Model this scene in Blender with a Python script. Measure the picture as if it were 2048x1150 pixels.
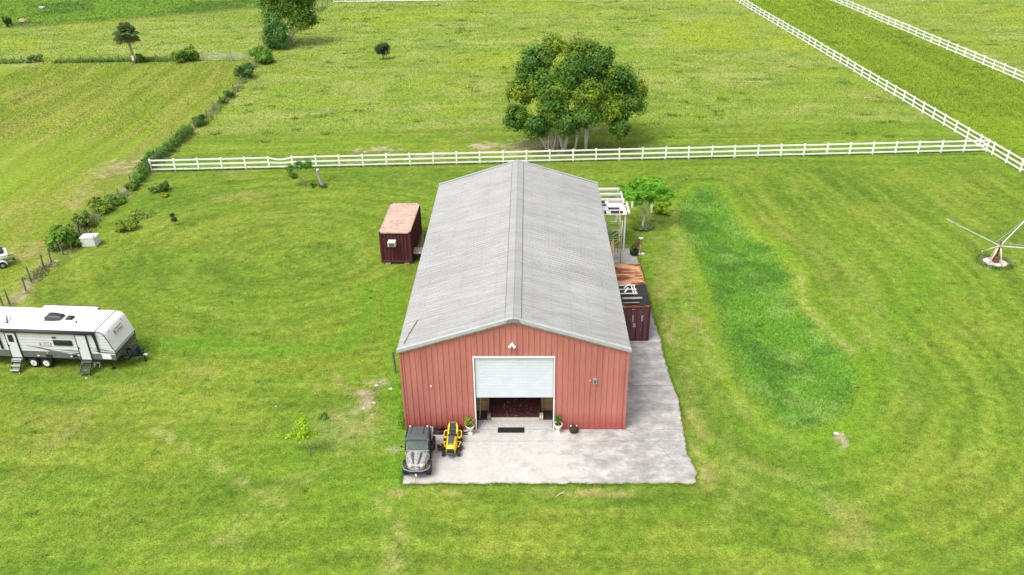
import bpy, bmesh, math, random
import numpy as np
from mathutils import Vector, Matrix

for o in list(bpy.data.objects): bpy.data.objects.remove(o)
rng = np.random.default_rng(7)
random.seed(7)
R = math.radians
scene = bpy.context.scene
C = scene.collection

# ------------------------------------------------------------------ camera
CX, CY, CH = 0.8905, -36.8736, 29.3632
PITCH, YAW, ROLL, FPX = 0.50135, -0.025037, -0.016708, 1647.56
_fw = np.array([math.sin(YAW)*math.cos(PITCH), math.cos(YAW)*math.cos(PITCH), -math.sin(PITCH)])
_r = np.array([math.cos(YAW), -math.sin(YAW), 0.0]); _u = np.cross(_r, _fw)
_r2 = _r*math.cos(ROLL)+_u*math.sin(ROLL); _u2 = -_r*math.sin(ROLL)+_u*math.cos(ROLL)
cam_d = bpy.data.cameras.new('camera'); cam = bpy.data.objects.new('camera', cam_d); C.objects.link(cam)
cam.matrix_world = Matrix(((_r2[0], _u2[0], -_fw[0], CX), (_r2[1], _u2[1], -_fw[1], CY), (_r2[2], _u2[2], -_fw[2], CH), (0, 0, 0, 1)))
cam_d.sensor_width = 36; cam_d.lens = FPX/2048*36; cam_d.clip_end = 6000; cam_d.clip_start = 0.5
scene.camera = cam
def G(a, b, z=0.0):
    """photo pixel -> point on the horizontal plane z"""
    d = _fw*FPX+_r2*(a-1024)+_u2*(575-b); t = (z-CH)/d[2]
    return (CX+d[0]*t, CY+d[1]*t, z)

# ------------------------------------------------------------------ world, sun, exposure
SUN_EL, SUN_AZ = R(60), R(-138)         # azimuth from +Y clockwise: sun on the left, behind the camera
w = bpy.data.worlds.new('World'); scene.world = w; w.use_nodes = True
nt = w.node_tree; nt.nodes.clear()
sky = nt.nodes.new('ShaderNodeTexSky'); sky.sky_type = 'NISHITA'; sky.sun_disc = False
sky.sun_elevation = SUN_EL; sky.sun_rotation = SUN_AZ; sky.air_density = 1.0; sky.dust_density = 4.0; sky.ozone_density = 1.0
hs = nt.nodes.new('ShaderNodeHueSaturation'); hs.inputs['Saturation'].default_value = 0.3
bg = nt.nodes.new('ShaderNodeBackground'); bg.inputs['Strength'].default_value = 0.15
wo = nt.nodes.new('ShaderNodeOutputWorld')
nt.links.new(sky.outputs[0], hs.inputs['Color']); nt.links.new(hs.outputs[0], bg.inputs['Color']); nt.links.new(bg.outputs[0], wo.inputs['Surface'])
sd = bpy.data.lights.new('sun', 'SUN'); sd.energy = 1.2; sd.angle = R(25); sd.color = (1.0, 0.96, 0.9)
sun = bpy.data.objects.new('sun', sd); C.objects.link(sun)
_sdir = Vector((math.sin(SUN_AZ)*math.cos(SUN_EL), math.cos(SUN_AZ)*math.cos(SUN_EL), math.sin(SUN_EL)))
sun.rotation_euler = _sdir.to_track_quat('Z', 'Y').to_euler(); sun.location = _sdir*200
vs = scene.view_settings; vs.view_transform = 'Standard'; vs.look = 'None'; vs.gamma = 1; vs.use_curve_mapping = False
vs.exposure = 0.76
scene.render.engine = 'CYCLES'

# ------------------------------------------------------------------ materials
def _new(name):
    m = bpy.data.materials.new(name); m.use_nodes = True
    n = m.node_tree.nodes; b = n['Principled BSDF']
    return m, n, m.node_tree.links, b
def _coords(n, l, kind='Object'):
    tc = n.new('ShaderNodeTexCoord'); oi = n.new('ShaderNodeObjectInfo')
    ad = n.new('ShaderNodeVectorMath'); ad.operation = 'ADD'
    sc = n.new('ShaderNodeMath'); sc.operation = 'MULTIPLY'; sc.inputs[1].default_value = 37.0
    l.new(oi.outputs['Random'], sc.inputs[0]); l.new(tc.outputs[kind], ad.inputs[0]); l.new(sc.outputs[0], ad.inputs[1])
    return ad.outputs[0], oi
def _noise(n, l, vec, scale, detail=4, rough=0.6, stretch=None):
    if stretch:
        mp = n.new('ShaderNodeMapping'); mp.inputs['Scale'].default_value = stretch; l.new(vec, mp.inputs['Vector']); vec = mp.outputs[0]
    t = n.new('ShaderNodeTexNoise'); t.inputs['Scale'].default_value = scale; t.inputs['Detail'].default_value = detail
    t.inputs['Roughness'].default_value = rough; l.new(vec, t.inputs['Vector']); return t.outputs['Fac']
def _ramp(n, l, fac, stops):
    r = n.new('ShaderNodeValToRGB'); e = r.color_ramp.elements
    while len(e) < len(stops): e.new(0.5)
    for k, (p, c) in enumerate(stops): e[k].position = p; e[k].color = (*c, 1) if len(c) == 3 else c
    l.new(fac, r.inputs['Fac']); return r.outputs['Color']
def _mix(n, l, fac, a, b, mode='MIX'):
    m = n.new('ShaderNodeMix'); m.data_type = 'RGBA'; m.blend_type = mode
    for s, v in ((m.inputs[0], fac), (m.inputs[6], a), (m.inputs[7], b)):
        if hasattr(v, 'is_linked'): l.new(v, s)
        elif isinstance(v, (int, float)): s.default_value = v
        else: s.default_value = (*v, 1)
    return m.outputs[2]
def mat(name, col, rough=0.6, var=0.18, scale=3.0, metal=0.0, dirt=None, dirt_amt=0.4, dirt_scale=1.5, bump=0.0, stretch=None, rnd=0.0, spec=0.4):
    m, n, l, b = _new(name)
    vec, oi = _coords(n, l)
    f = _noise(n, l, vec, scale, 5, 0.65, stretch)
    lo = tuple(c*(1-var) for c in col); hi = tuple(min(1, c*(1+var)) for c in col)
    c = _ramp(n, l, f, [(0.3, lo), (0.7, hi)])
    if dirt:
        f2 = _noise(n, l, vec, dirt_scale, 6, 0.7, stretch)
        fr = _ramp(n, l, f2, [(0.5, (0, 0, 0)), (0.72, (dirt_amt,)*3)])
        c = _mix(n, l, fr, c, dirt)
    if rnd:
        mr = n.new('ShaderNodeMapRange'); mr.inputs[3].default_value = 1-rnd; mr.inputs[4].default_value = 1+rnd
        l.new(oi.outputs['Random'], mr.inputs[0])
        vm = n.new('ShaderNodeVectorMath'); vm.operation = 'SCALE'; l.new(c, vm.inputs[0]); l.new(mr.outputs[0], vm.inputs['Scale']); c = vm.outputs[0]
    l.new(c, b.inputs['Base Color']); b.inputs['Roughness'].default_value = rough; b.inputs['Metallic'].default_value = metal
    b.inputs['Specular IOR Level'].default_value = spec
    if bump:
        bp = n.new('ShaderNodeBump'); bp.inputs['Strength'].default_value = bump; bp.inputs['Distance'].default_value = 0.02
        l.new(_noise(n, l, vec, scale*6, 4), bp.inputs['Height']); l.new(bp.outputs[0], b.inputs['Normal'])
    return m
def leaf_mat(name, trans=0.25, rough=0.55):
    m, n, l, b = _new(name)
    at = n.new('ShaderNodeAttribute'); at.attribute_name = 'Col'
    l.new(at.outputs['Color'], b.inputs['Base Color']); b.inputs['Roughness'].default_value = rough; b.inputs['Specular IOR Level'].default_value = 0.25
    tr = n.new('ShaderNodeBsdfTranslucent'); l.new(at.outputs['Color'], tr.inputs['Color'])
    mx = n.new('ShaderNodeMixShader'); mx.inputs[0].default_value = trans
    l.new(b.outputs[0], mx.inputs[1]); l.new(tr.outputs[0], mx.inputs[2]); l.new(mx.outputs[0], n['Material Output'].inputs['Surface'])
    return m
def ground_mat():
    m, n, l, b = _new('turf')
    at = n.new('ShaderNodeAttribute'); at.attribute_name = 'Col'
    g = n.new('ShaderNodeNewGeometry')
    f1 = _noise(n, l, g.outputs['Position'], 2.2, 8, 0.8); f2 = _noise(n, l, g.outputs['Position'], 11, 5, 0.75)
    c = _mix(n, l, 1.0, at.outputs['Color'], _ramp(n, l, f1, [(0.36, (0.58, 0.62, 0.5)), (0.66, (1.36, 1.3, 1.4))]), 'MULTIPLY')
    c = _mix(n, l, 1.0, c, _ramp(n, l, f2, [(0.36, (0.58, 0.62, 0.55)), (0.64, (1.42, 1.36, 1.45))]), 'MULTIPLY')
    l.new(c, b.inputs['Base Color']); b.inputs['Roughness'].default_value = 0.9; b.inputs['Specular IOR Level'].default_value = 0.1
    bp = n.new('ShaderNodeBump'); bp.inputs['Strength'].default_value = 0.5; bp.inputs['Distance'].default_value = 0.05
    l.new(f2, bp.inputs['Height']); l.new(bp.outputs[0], b.inputs['Normal'])
    return m
def barn_wall_mat():
    m, n, l, b = _new('barn_red_steel')
    g = n.new('ShaderNodeNewGeometry'); sx = n.new('ShaderNodeSeparateXYZ'); l.new(g.outputs['Position'], sx.inputs[0])
    vec, oi = _coords(n, l)
    f = _noise(n, l, vec, 1.3, 6, 0.7, (1, 1, 0.25)); f2 = _noise(n, l, vec, 22, 3, 0.6)
    c = _ramp(n, l, f, [(0.3, (0.43, 0.15, 0.122)), (0.7, (0.55, 0.208, 0.174))])
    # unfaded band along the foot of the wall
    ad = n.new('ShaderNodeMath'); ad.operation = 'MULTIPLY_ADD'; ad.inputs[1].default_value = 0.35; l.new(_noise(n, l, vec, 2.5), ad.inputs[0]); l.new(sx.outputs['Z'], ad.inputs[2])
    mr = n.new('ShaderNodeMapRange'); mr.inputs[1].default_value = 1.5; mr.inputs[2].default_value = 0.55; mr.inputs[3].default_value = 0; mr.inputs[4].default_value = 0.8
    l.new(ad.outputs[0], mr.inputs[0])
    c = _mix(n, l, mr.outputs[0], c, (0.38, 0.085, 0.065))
    c = _mix(n, l, 1.0, c, _ramp(n, l, f2, [(0.35, (0.93, 0.93, 0.93)), (0.7, (1.05, 1.05, 1.05))]), 'MULTIPLY')
    c = _mix(n, l, 1.0, c, _ramp(n, l, oi.outputs['Random'], [(0.0, (0.94, 0.94, 0.94)), (1.0, (1.05, 1.05, 1.05))]), 'MULTIPLY')
    l.new(c, b.inputs['Base Color']); b.inputs['Roughness'].default_value = 0.55; b.inputs['Specular IOR Level'].default_value = 0.3
    return m
def roof_mat():
    m, n, l, b = _new('weathered_galvalume')
    g = n.new('ShaderNodeNewGeometry'); P = g.outputs['Position']
    vec, oi = _coords(n, l)
    f = _noise(n, l, P, 0.9, 6, 0.72, (0.35, 2.2, 1)); f2 = _noise(n, l, P, 2.0, 4, 0.6, (0.15, 2.4, 1)); f3 = _noise(n, l, P, 0.25, 3, 0.5)
    c = _ramp(n, l, f, [(0.28, (0.335, 0.332, 0.322)), (0.72, (0.415, 0.412, 0.40))])
    c = _mix(n, l, 1.0, c, _ramp(n, l, f2, [(0.3, (0.84, 0.84, 0.83)), (0.7, (1.08, 1.08, 1.08))]), 'MULTIPLY')
    c = _mix(n, l, 1.0, c, _ramp(n, l, f3, [(0.35, (0.93, 0.93, 0.92)), (0.65, (1.05, 1.05, 1.04))]), 'MULTIPLY')
    # grime along the screw rows and a few dark run-off streaks
    sx = n.new('ShaderNodeSeparateXYZ'); l.new(P, sx.inputs[0]); ab = n.new('ShaderNodeMath'); ab.operation = 'ABSOLUTE'; l.new(sx.outputs['X'], ab.inputs[0])
    pp_ = n.new('ShaderNodeMath'); pp_.operation = 'PINGPONG'; pp_.inputs[1].default_value = .52; l.new(ab.outputs[0], pp_.inputs[0])
    ln = n.new('ShaderNodeMapRange'); ln.inputs[1].default_value = .05; ln.inputs[2].default_value = .0; ln.inputs[3].default_value = 0; ln.inputs[4].default_value = .36; l.new(pp_.outputs[0], ln.inputs[0])
    lm_ = n.new('ShaderNodeMath'); lm_.operation = 'MULTIPLY'; l.new(ln.outputs[0], lm_.inputs[0]); l.new(_noise(n, l, P, 1.5, 3), lm_.inputs[1])
    c = _mix(n, l, lm_.outputs[0], c, (.17, .17, .16))
    sk_ = _ramp(n, l, _noise(n, l, P, .55, 7, .7, (.3, 2.6, 1)), [(.62, (0, 0, 0)), (.74, (.6,)*3)]); c = _mix(n, l, sk_, c, (.17, .17, .165))
    mr = n.new('ShaderNodeMapRange'); mr.inputs[3].default_value = 0.96; mr.inputs[4].default_value = 1.04; l.new(oi.outputs['Random'], mr.inputs[0])
    vm = n.new('ShaderNodeVectorMath'); vm.operation = 'SCALE'; l.new(c, vm.inputs[0]); l.new(mr.outputs[0], vm.inputs['Scale'])
    l.new(vm.outputs[0], b.inputs['Base Color']); b.inputs['Roughness'].default_value = 0.5; b.inputs['Metallic'].default_value = 0.1; b.inputs['Specular IOR Level'].default_value = 0.35
    return m
def concrete_mat():
    m, n, l, b = _new('stained_concrete')
    g = n.new('ShaderNodeNewGeometry'); P = g.outputs['Position']; sx = n.new('ShaderNodeSeparateXYZ'); l.new(P, sx.inputs[0])
    f = _noise(n, l, P, 1.1, 6, 0.7); f2 = _noise(n, l, P, 9, 4, 0.7); f3 = _noise(n, l, P, 0.8, 12, 0.76, (1.0, 1.6, 1)); f4 = _noise(n, l, P, 2.2, 5, 0.7, (3.0, 0.35, 1))
    c = _ramp(n, l, f, [(0.3, (0.44, 0.43, 0.405)), (0.7, (0.55, 0.54, 0.51))])
    c = _mix(n, l, 1.0, c, _ramp(n, l, f2, [(0.3, (0.9, 0.9, 0.89)), (0.7, (1.06, 1.06, 1.06))]), 'MULTIPLY')
    # mildew: sparse on the swept part before the door, heavy to the right
    mr = n.new('ShaderNodeMapRange'); mr.inputs[1].default_value = 1.8; mr.inputs[2].default_value = 5.2; mr.inputs[3].default_value = -0.08; mr.inputs[4].default_value = 0.09; l.new(sx.outputs['X'], mr.inputs[0])
    ad = n.new('ShaderNodeMath'); ad.operation = 'ADD'; l.new(f3, ad.inputs[0]); l.new(mr.outputs[0], ad.inputs[1])
    st = _ramp(n, l, ad.outputs[0], [(0.46, (0, 0, 0)), (0.57, (0.45,)*3), (0.72, (0.85,)*3)])
    c = _mix(n, l, st, c, (0.20, 0.195, 0.188))
    ru = _ramp(n, l, f4, [(0.56, (0, 0, 0)), (0.72, (0.35,)*3)])
    c = _mix(n, l, ru, c, (0.46, 0.36, 0.25))
    l.new(c, b.inputs['Base Color']); b.inputs['Roughness'].default_value = 0.85; b.inputs['Specular IOR Level'].default_value = 0.25
    return m
def rust_mat(name, paint, rust1, rust2, lo=0.45, hi=0.6, scale=1.2, stretch=(1, 1, 1)):
    m, n, l, b = _new(name)
    vec, oi = _coords(n, l)
    f = _noise(n, l, vec, scale, 8, 0.72, stretch); f2 = _noise(n, l, vec, scale*5, 6, 0.7, stretch)
    rc = _ramp(n, l, f2, [(0.35, rust1), (0.65, rust2)])
    c = _mix(n, l, _ramp(n, l, f, [(lo, (0, 0, 0)), (hi, (1, 1, 1))]), paint, rc)
    c = _mix(n, l, 1.0, c, _ramp(n, l, _noise(n, l, vec, 3, 5), [(0.3, (0.8,)*3), (0.7, (1.15,)*3)]), 'MULTIPLY')
    l.new(c, b.inputs['Base Color']); b.inputs['Roughness'].default_value = 0.75
    return m
def camo_mat():
    m, n, l, b = _new('grey_camouflage')
    vec, oi = _coords(n, l)
    f = _noise(n, l, vec, 7, 3, 0.6); f2 = _noise(n, l, vec, 15, 4, 0.6)
    c = _ramp(n, l, f, [(0.38, (0.10, 0.10, 0.09)), (0.44, (0.24, 0.24, 0.225)), (0.56, (0.38, 0.38, 0.365)), (0.66, (0.14, 0.14, 0.13))])
    c = _mix(n, l, _ramp(n, l, f2, [(0.55, (0, 0, 0)), (0.6, (0.7,)*3)]), c, (0.46, 0.46, 0.44))
    l.new(c, b.inputs['Base Color']); b.inputs['Roughness'].default_value = 0.4
    return m
M = {}
M['turf'] = ground_mat(); M['wall'] = barn_wall_mat(); M['roof'] = roof_mat(); M['concrete'] = concrete_mat(); M['camo'] = camo_mat()
M['leaf'] = leaf_mat('leaves'); M['grass'] = leaf_mat('grass_blades', 0.3, 0.7)
def upright_normal(m, k):
    n, l = m.node_tree.nodes, m.node_tree.links; g = n.new('ShaderNodeNewGeometry')
    sc = n.new('ShaderNodeVectorMath'); sc.operation = 'MULTIPLY_ADD'; sc.inputs[1].default_value = (1-k,)*3; sc.inputs[2].default_value = (0, 0, k)
    nm = n.new('ShaderNodeVectorMath'); nm.operation = 'NORMALIZE'
    l.new(g.outputs['Normal'], sc.inputs[0]); l.new(sc.outputs[0], nm.inputs[0]); l.new(nm.outputs[0], n['Principled BSDF'].inputs['Normal'])
upright_normal(M['grass'], .6)
M['white'] = mat('white_vinyl', (0.86, 0.86, 0.86), 0.45, 0.04, 1.5, rnd=0.03)
M['whitepaint'] = mat('white_paint', (0.74, 0.74, 0.72), 0.5, 0.1, 4, dirt=(0.4, 0.38, 0.33), dirt_amt=0.4)
M['trim'] = mat('pale_grey_trim', (0.43, 0.44, 0.43), 0.45, 0.12, 2.0, dirt=(0.3, 0.29, 0.26), dirt_amt=0.35)
M['door'] = mat('roll_door_steel', (0.62, 0.655, 0.71), 0.4, 0.05, 1.2, dirt=(0.42, 0.42, 0.41), dirt_amt=0.25)
M['black'] = mat('black_plastic', (0.018, 0.018, 0.02), 0.5, 0.2, 8)
M['rubber'] = mat('rubber', (0.02, 0.02, 0.021), 0.8, 0.3, 14, dirt=(0.08, 0.07, 0.06), dirt_amt=0.4)
M['darkgrey'] = mat('dark_grey', (0.07, 0.072, 0.078), 0.6, 0.2, 6)
M['softtop'] = mat('soft_top_fabric', (0.075, 0.08, 0.088), 0.75, 0.22, 5, dirt=(0.2, 0.2, 0.2), dirt_amt=0.3)
M['grey'] = mat('mid_grey', (0.22, 0.225, 0.23), 0.55, 0.15, 5)
M['galv'] = mat('galvanised_tube', (0.42, 0.43, 0.44), 0.42, 0.15, 6, 0.3)
M['yellow'] = mat('yellow_paint', (0.74, 0.53, 0.01), 0.3, 0.06, 6)
M['amber'] = mat('amber_lens', (0.8, 0.4, 0.02), 0.2, 0.05, 8)
M['lamp'] = mat('headlamp_lens', (0.85, 0.86, 0.85), 0.1, 0.03, 8)
M['maroon'] = rust_mat('maroon_container_paint', (0.075, 0.014, 0.02), (0.11, 0.04, 0.02), (0.14, 0.08, 0.075), 0.56, 0.78, 1.4, (1, 1, 0.35))
M['maroon2'] = rust_mat('faded_maroon_door_paint', (0.11, 0.042, 0.052), (0.09, 0.03, 0.02), (0.22, 0.15, 0.15), 0.55, 0.8, 1.4, (1, 1, 0.4))
M['rooftan'] = rust_mat('bleached_rusty_roof', (0.50, 0.36, 0.285), (0.28, 0.13, 0.075), (0.54, 0.43, 0.36), 0.42, 0.62, 1.1, (0.7, 2.2, 1))
M['roofrust'] = rust_mat('deep_rust_roof', (0.50, 0.255, 0.12), (0.07, 0.022, 0.014), (0.26, 0.08, 0.03), 0.47, 0.53, 0.8, (0.5, 2.2, 1))
M['wood'] = mat('weathered_wood', (0.25, 0.21, 0.17), 0.85, 0.3, 4, stretch=(1, 1, 0.2), rnd=0.15, bump=0.4)
M['plank'] = mat('stall_plank', (0.42, 0.27, 0.12), 0.75, 0.3, 4, stretch=(0.3, 1, 3), rnd=0.2)
M['lumber'] = mat('new_lumber', (0.62, 0.47, 0.24), 0.7, 0.15, 5, stretch=(1, 1, 0.2))
M['greywood'] = mat('grey_plywood', (0.36, 0.33, 0.30), 0.85, 0.25, 3)
M['postdark'] = mat('fence_post_wood', (0.16, 0.14, 0.115), 0.9, 0.35, 5, stretch=(1, 1, 0.25), rnd=0.25)
M['wire'] = mat('fence_wire', (0.28, 0.28, 0.27), 0.5, 0.1, 4, 0.3)
M['matfloor'] = mat('maroon_floor_mat', (0.125, 0.042, 0.04), 0.85, 0.3, 5, dirt=(0.2, 0.12, 0.1), dirt_amt=0.4, dirt_scale=7)
M['brick'] = mat('dark_red_paver', (0.07, 0.02, 0.023), 0.85, 0.3, 6, rnd=0.35, dirt=(0.03, 0.015, 0.015), dirt_amt=0.6, dirt_scale=4)
M['urn'] = mat('white_urn', (0.78, 0.77, 0.74), 0.6, 0.08, 5, dirt=(0.5, 0.47, 0.4), dirt_amt=0.3)
M['soil'] = mat('soil', (0.07, 0.05, 0.035), 0.95, 0.3, 12)
M['sack'] = mat('brown_sacking', (0.05, 0.028, 0.022), 0.9, 0.4, 9, bump=0.5)
M['cinder'] = mat('cinder_block', (0.42, 0.37, 0.34), 0.9, 0.15, 10)
M['trailer'] = mat('trailer_white', (0.76, 0.76, 0.765), 0.4, 0.05, 1.2, dirt=(0.55, 0.54, 0.52), dirt_amt=0.25)
M['trailerside'] = mat('trailer_siding', (0.66, 0.66, 0.69), 0.4, 0.04, 1.5)
M['trailergrey'] = mat('trailer_grey_band', (0.13, 0.135, 0.13), 0.45, 0.1, 2)
M['trailerdark'] = mat('trailer_dark_stripe', (0.03, 0.031, 0.033), 0.45, 0.1, 2)
M['glassdark'] = mat('tinted_window', (0.02, 0.028, 0.026), 0.08, 0.2, 2)
M['tarp'] = mat('black_tarp', (0.016, 0.016, 0.017), 0.6, 0.3, 4, dirt=(0.05, 0.05, 0.05), dirt_amt=0.5)
M['navy'] = mat('navy_vinyl', (0.012, 0.016, 0.04), 0.4, 0.2, 5)
M['red'] = mat('faded_red', (0.55, 0.09, 0.08), 0.6, 0.1, 8)
M['bark'] = mat('grey_bark', (0.30, 0.26, 0.21), 0.9, 0.35, 6, stretch=(1, 1, 0.3), bump=0.5)
M['barkdark'] = mat('dark_bark', (0.14, 0.115, 0.09), 0.9, 0.35, 6, stretch=(1, 1, 0.3), bump=0.5)
M['barkwhite'] = mat('pale_bark', (0.56, 0.52, 0.46), 0.85, 0.3, 5, stretch=(1, 1, 0.4))
M['cream'] = mat('cream_paint', (0.72, 0.66, 0.55), 0.5, 0.12, 5, dirt=(0.4, 0.25, 0.15), dirt_amt=0.4)
M['rustbrown'] = mat('rust_brown', (0.16, 0.07, 0.035), 0.8, 0.35, 9)
M['stone'] = mat('limestone', (0.55, 0.52, 0.48), 0.9, 0.15, 6)
M['plastic'] = mat('white_plastic', (0.66, 0.66, 0.64), 0.5, 0.08, 4, dirt=(0.45, 0.44, 0.4), dirt_amt=0.4)
M['hay'] = mat('dry_thatch', (0.36, 0.27, 0.15), 0.95, 0.3, 8)
def glass():
    m, n, l, b = _new('windscreen_glass')
    b.inputs['Base Color'].default_value = (0.35, 0.4, 0.4, 1); b.inputs['Roughness'].default_value = 0.06
    tr = n.new('ShaderNodeBsdfTransparent'); tr.inputs['Color'].default_value = (0.75, 0.8, 0.8, 1)
    mx = n.new('ShaderNodeMixShader'); mx.inputs[0].default_value = 0.45
    f = _noise(n, l, _coords(n, l)[0], 3, 3); r = _ramp(n, l, f, [(0.3, (0.22, 0.27, 0.27)), (0.7, (0.30, 0.35, 0.35))]); l.new(r, b.inputs['Base Color'])
    l.new(tr.outputs[0], mx.inputs[1]); l.new(b.outputs[0], mx.inputs[2]); l.new(mx.outputs[0], n['Material Output'].inputs['Surface'])
    return m
M['glass'] = glass()

# ------------------------------------------------------------------ mesh helpers
class MB:
    def __init__(s): s.v = []; s.f = []
    def add(s, vs_, fs):
        o = len(s.v); s.v += [tuple(map(float, p)) for p in vs_]; s.f += [tuple(i+o for i in f) for f in fs]; return s
    def box(s, c, d, rot=None, bev=0.0):
        x, y, z = [k/2 for k in d]
        if bev > 0:
            b = min(bev, x*.9, y*.9, z*.9); vs_ = []
            for zz, ins in ((-z, b), (-z+b, 0), (z-b, 0), (z, b)):
                xx, yy = x-ins, y-ins; q = b if ins == 0 else b*0.6
                vs_ += [(-xx+q, -yy, zz), (xx-q, -yy, zz), (xx, -yy+q, zz), (xx, yy-q, zz), (xx-q, yy, zz), (-xx+q, yy, zz), (-xx, yy-q, zz), (-xx, -yy+q, zz)]
            fs = [tuple(range(7, -1, -1)), tuple(range(24, 32))]
            for k in range(3):
                for i in range(8): j = (i+1) % 8; fs.append((k*8+i, k*8+j, k*8+8+j, k*8+8+i))
        else:
            vs_ = [(-x, -y, -z), (x, -y, -z), (x, y, -z), (-x, y, -z), (-x, -y, z), (x, -y, z), (x, y, z), (-x, y, z)]
            fs = [(3, 2, 1, 0), (4, 5, 6, 7), (0, 1, 5, 4), (1, 2, 6, 5), (2, 3, 7, 6), (3, 0, 4, 7)]
        if rot is not None: vs_ = [rot @ Vector(p) for p in vs_]
        return s.add([(p[0]+c[0], p[1]+c[1], p[2]+c[2]) for p in vs_], fs)
    def bar(s, p0, p1, wx, wz):
        """rectangular bar from p0 to p1"""
        p0 = Vector(p0); p1 = Vector(p1); d = (p1-p0); L = d.length; d.normalize()
        up = Vector((0, 0, 1)) if abs(d.z) < 0.95 else Vector((0, 1, 0))
        a = d.cross(up).normalized(); b = a.cross(d)
        return s.box((p0+p1)/2, (wx, L, wz), Matrix((a, d, b)).transposed())
    def tube(s, pts, rad, n=8, cap=True):
        pts = [Vector(p) for p in pts]; m = len(pts)
        if not hasattr(rad, '__len__'): rad = [rad]*m
        vs_ = []; fs = []; pa = None
        for i, p in enumerate(pts):
            d = (pts[min(i+1, m-1)]-pts[max(i-1, 0)]).normalized()
            if pa is None: pa = d.orthogonal().normalized()
            a = (pa-d*pa.dot(d)); a = a.normalized() if a.length > 1e-6 else d.orthogonal().normalized(); pa = a; b = d.cross(a)
            for k in range(n): t = 2*math.pi*k/n; vs_.append(p+(a*math.cos(t)+b*math.sin(t))*rad[i])
        for i in range(m-1):
            for k in range(n): j = (k+1) % n; fs.append((i*n+k, i*n+j, i*n+n+j, i*n+n+k))
        if cap: fs += [tuple(range(n-1, -1, -1)), tuple(range((m-1)*n, m*n))]
        return s.add(vs_, fs)
    def lathe(s, prof, n=16, c=(0, 0, 0), axis='Z', knob=0.0):
        vs_ = []; fs = []
        for i, (r, h) in enumerate(prof):
            for k in range(n):
                t = 2*math.pi*k/n; rr = r*(1-(knob if k % 2 else 0)*(1 if r > prof[0][0]*1.01 else 0))
                p = (rr*math.cos(t), rr*math.sin(t), h)
                if axis == 'X': p = (h, p[0], p[1])
                if axis == 'Y': p = (p[0], h, p[1])
                vs_.append((p[0]+c[0], p[1]+c[1], p[2]+c[2]))
        for i in range(len(prof)-1):
            for k in range(n): j = (k+1) % n; fs.append((i*n+k, i*n+j, i*n+n+j, i*n+n+k))
        fs += [tuple(range(n-1, -1, -1)), tuple(range((len(prof)-1)*n, len(prof)*n))]
        return s.add(vs_, fs)
    def prism(s, poly, axis, a, b):
        """poly: 2-D outline; extruded along axis from a to b"""
        n = len(poly)
        def P(q, t): return {'X': (t, q[0], q[1]), 'Y': (q[0], t, q[1]), 'Z': (q[0], q[1], t)}[axis]
        return s.add([P(q, a) for q in poly]+[P(q, b) for q in poly], [tuple(range(n)), tuple(range(2*n-1, n-1, -1))]+[(i, i+n, (i+1) % n+n, (i+1) % n) for i in range(n)])
    def grid(s, rows):
        m = len(rows[0]); vs_ = [p for r in rows for p in r]
        return s.add(vs_, [(i*m+j, i*m+j+1, i*m+m+j+1, i*m+m+j) for i in range(len(rows)-1) for j in range(m-1)])
    def mesh(s, name, m, smooth=False, flip=True):
        me = bpy.data.meshes.new(name); me.from_pydata(s.v, [], s.f)
        if flip:
            bm = bmesh.new(); bm.from_mesh(me); bmesh.ops.recalc_face_normals(bm, faces=bm.faces); bm.to_mesh(me); bm.free()
        me.materials.append(M[m] if isinstance(m, str) else m)
        if smooth: me.polygons.foreach_set('use_smooth', [True]*len(me.polygons))
        me.update(); return me
    def build(s, name, m, parent=None, smooth=False, loc=None, label=None):
        return link(name, s.mesh(name, m, smooth), parent, loc, label)
def link(name, me, parent=None, loc=None, label=None, rot=None):
    o = bpy.data.objects.new(name, me); C.objects.link(o)
    if parent: o.parent = parent
    if loc is not None: o.location = loc
    if rot is not None: o.rotation_euler = rot
    if label: o['label'] = label
    return o
def thing(name, label, cat, loc=(0, 0, 0), rotz=0.0, group=None):
    o = bpy.data.objects.new(name, None); C.objects.link(o); o.empty_display_size = 0.2
    o.location = loc; o.rotation_euler = (0, 0, rotz); return tag(o, label, cat, group)
def tag(o, label, cat=None, group=None, kind=None):
    o['label'] = label
    if cat: o['category'] = cat
    if group: o['group'] = group
    if kind: o['kind'] = kind
    return o
def rbox(c, d, bev=0.02): return MB().box(c, d, None, bev)

# ------------------------------------------------------------------ numpy noise, zones, ground
_T = [np.random.default_rng(100+k).random((256, 256)) for k in range(8)]
def vn(x, y, k=0):
    T = _T[k % 8]; xi = np.floor(x).astype(int); yi = np.floor(y).astype(int); fx = x-xi; fy = y-yi
    fx = fx*fx*(3-2*fx); fy = fy*fy*(3-2*fy); g = lambda a, b: T[a & 255, b & 255]
    return (g(xi, yi)*(1-fx)+g(xi+1, yi)*fx)*(1-fy)+(g(xi, yi+1)*(1-fx)+g(xi+1, yi+1)*fx)*fy
def fbm(x, y, k=0, o=4):
    s = 0; a = 0.5; t = 0
    for i in range(o): s = s+a*vn(x*2**i+17.3*i, y*2**i-9.1*i, k+i); t += a; a *= 0.55
    return s/t
def sstep(x, a, b): t = np.clip((x-a)/(b-a), 0, 1); return t*t*(3-2*t)
def pts(px): return np.array([G(a, b)[:2] for a, b in px])
def seg_d(x, y, P):
    d = np.full(x.shape, 1e9)
    for (ax, ay), (bx, by) in zip(P[:-1], P[1:]):
        dx, dy = bx-ax, by-ay; t = np.clip(((x-ax)*dx+(y-ay)*dy)/(dx*dx+dy*dy+1e-9), 0, 1)
        d = np.minimum(d, np.hypot(x-ax-t*dx, y-ay-t*dy))
    return d
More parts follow.
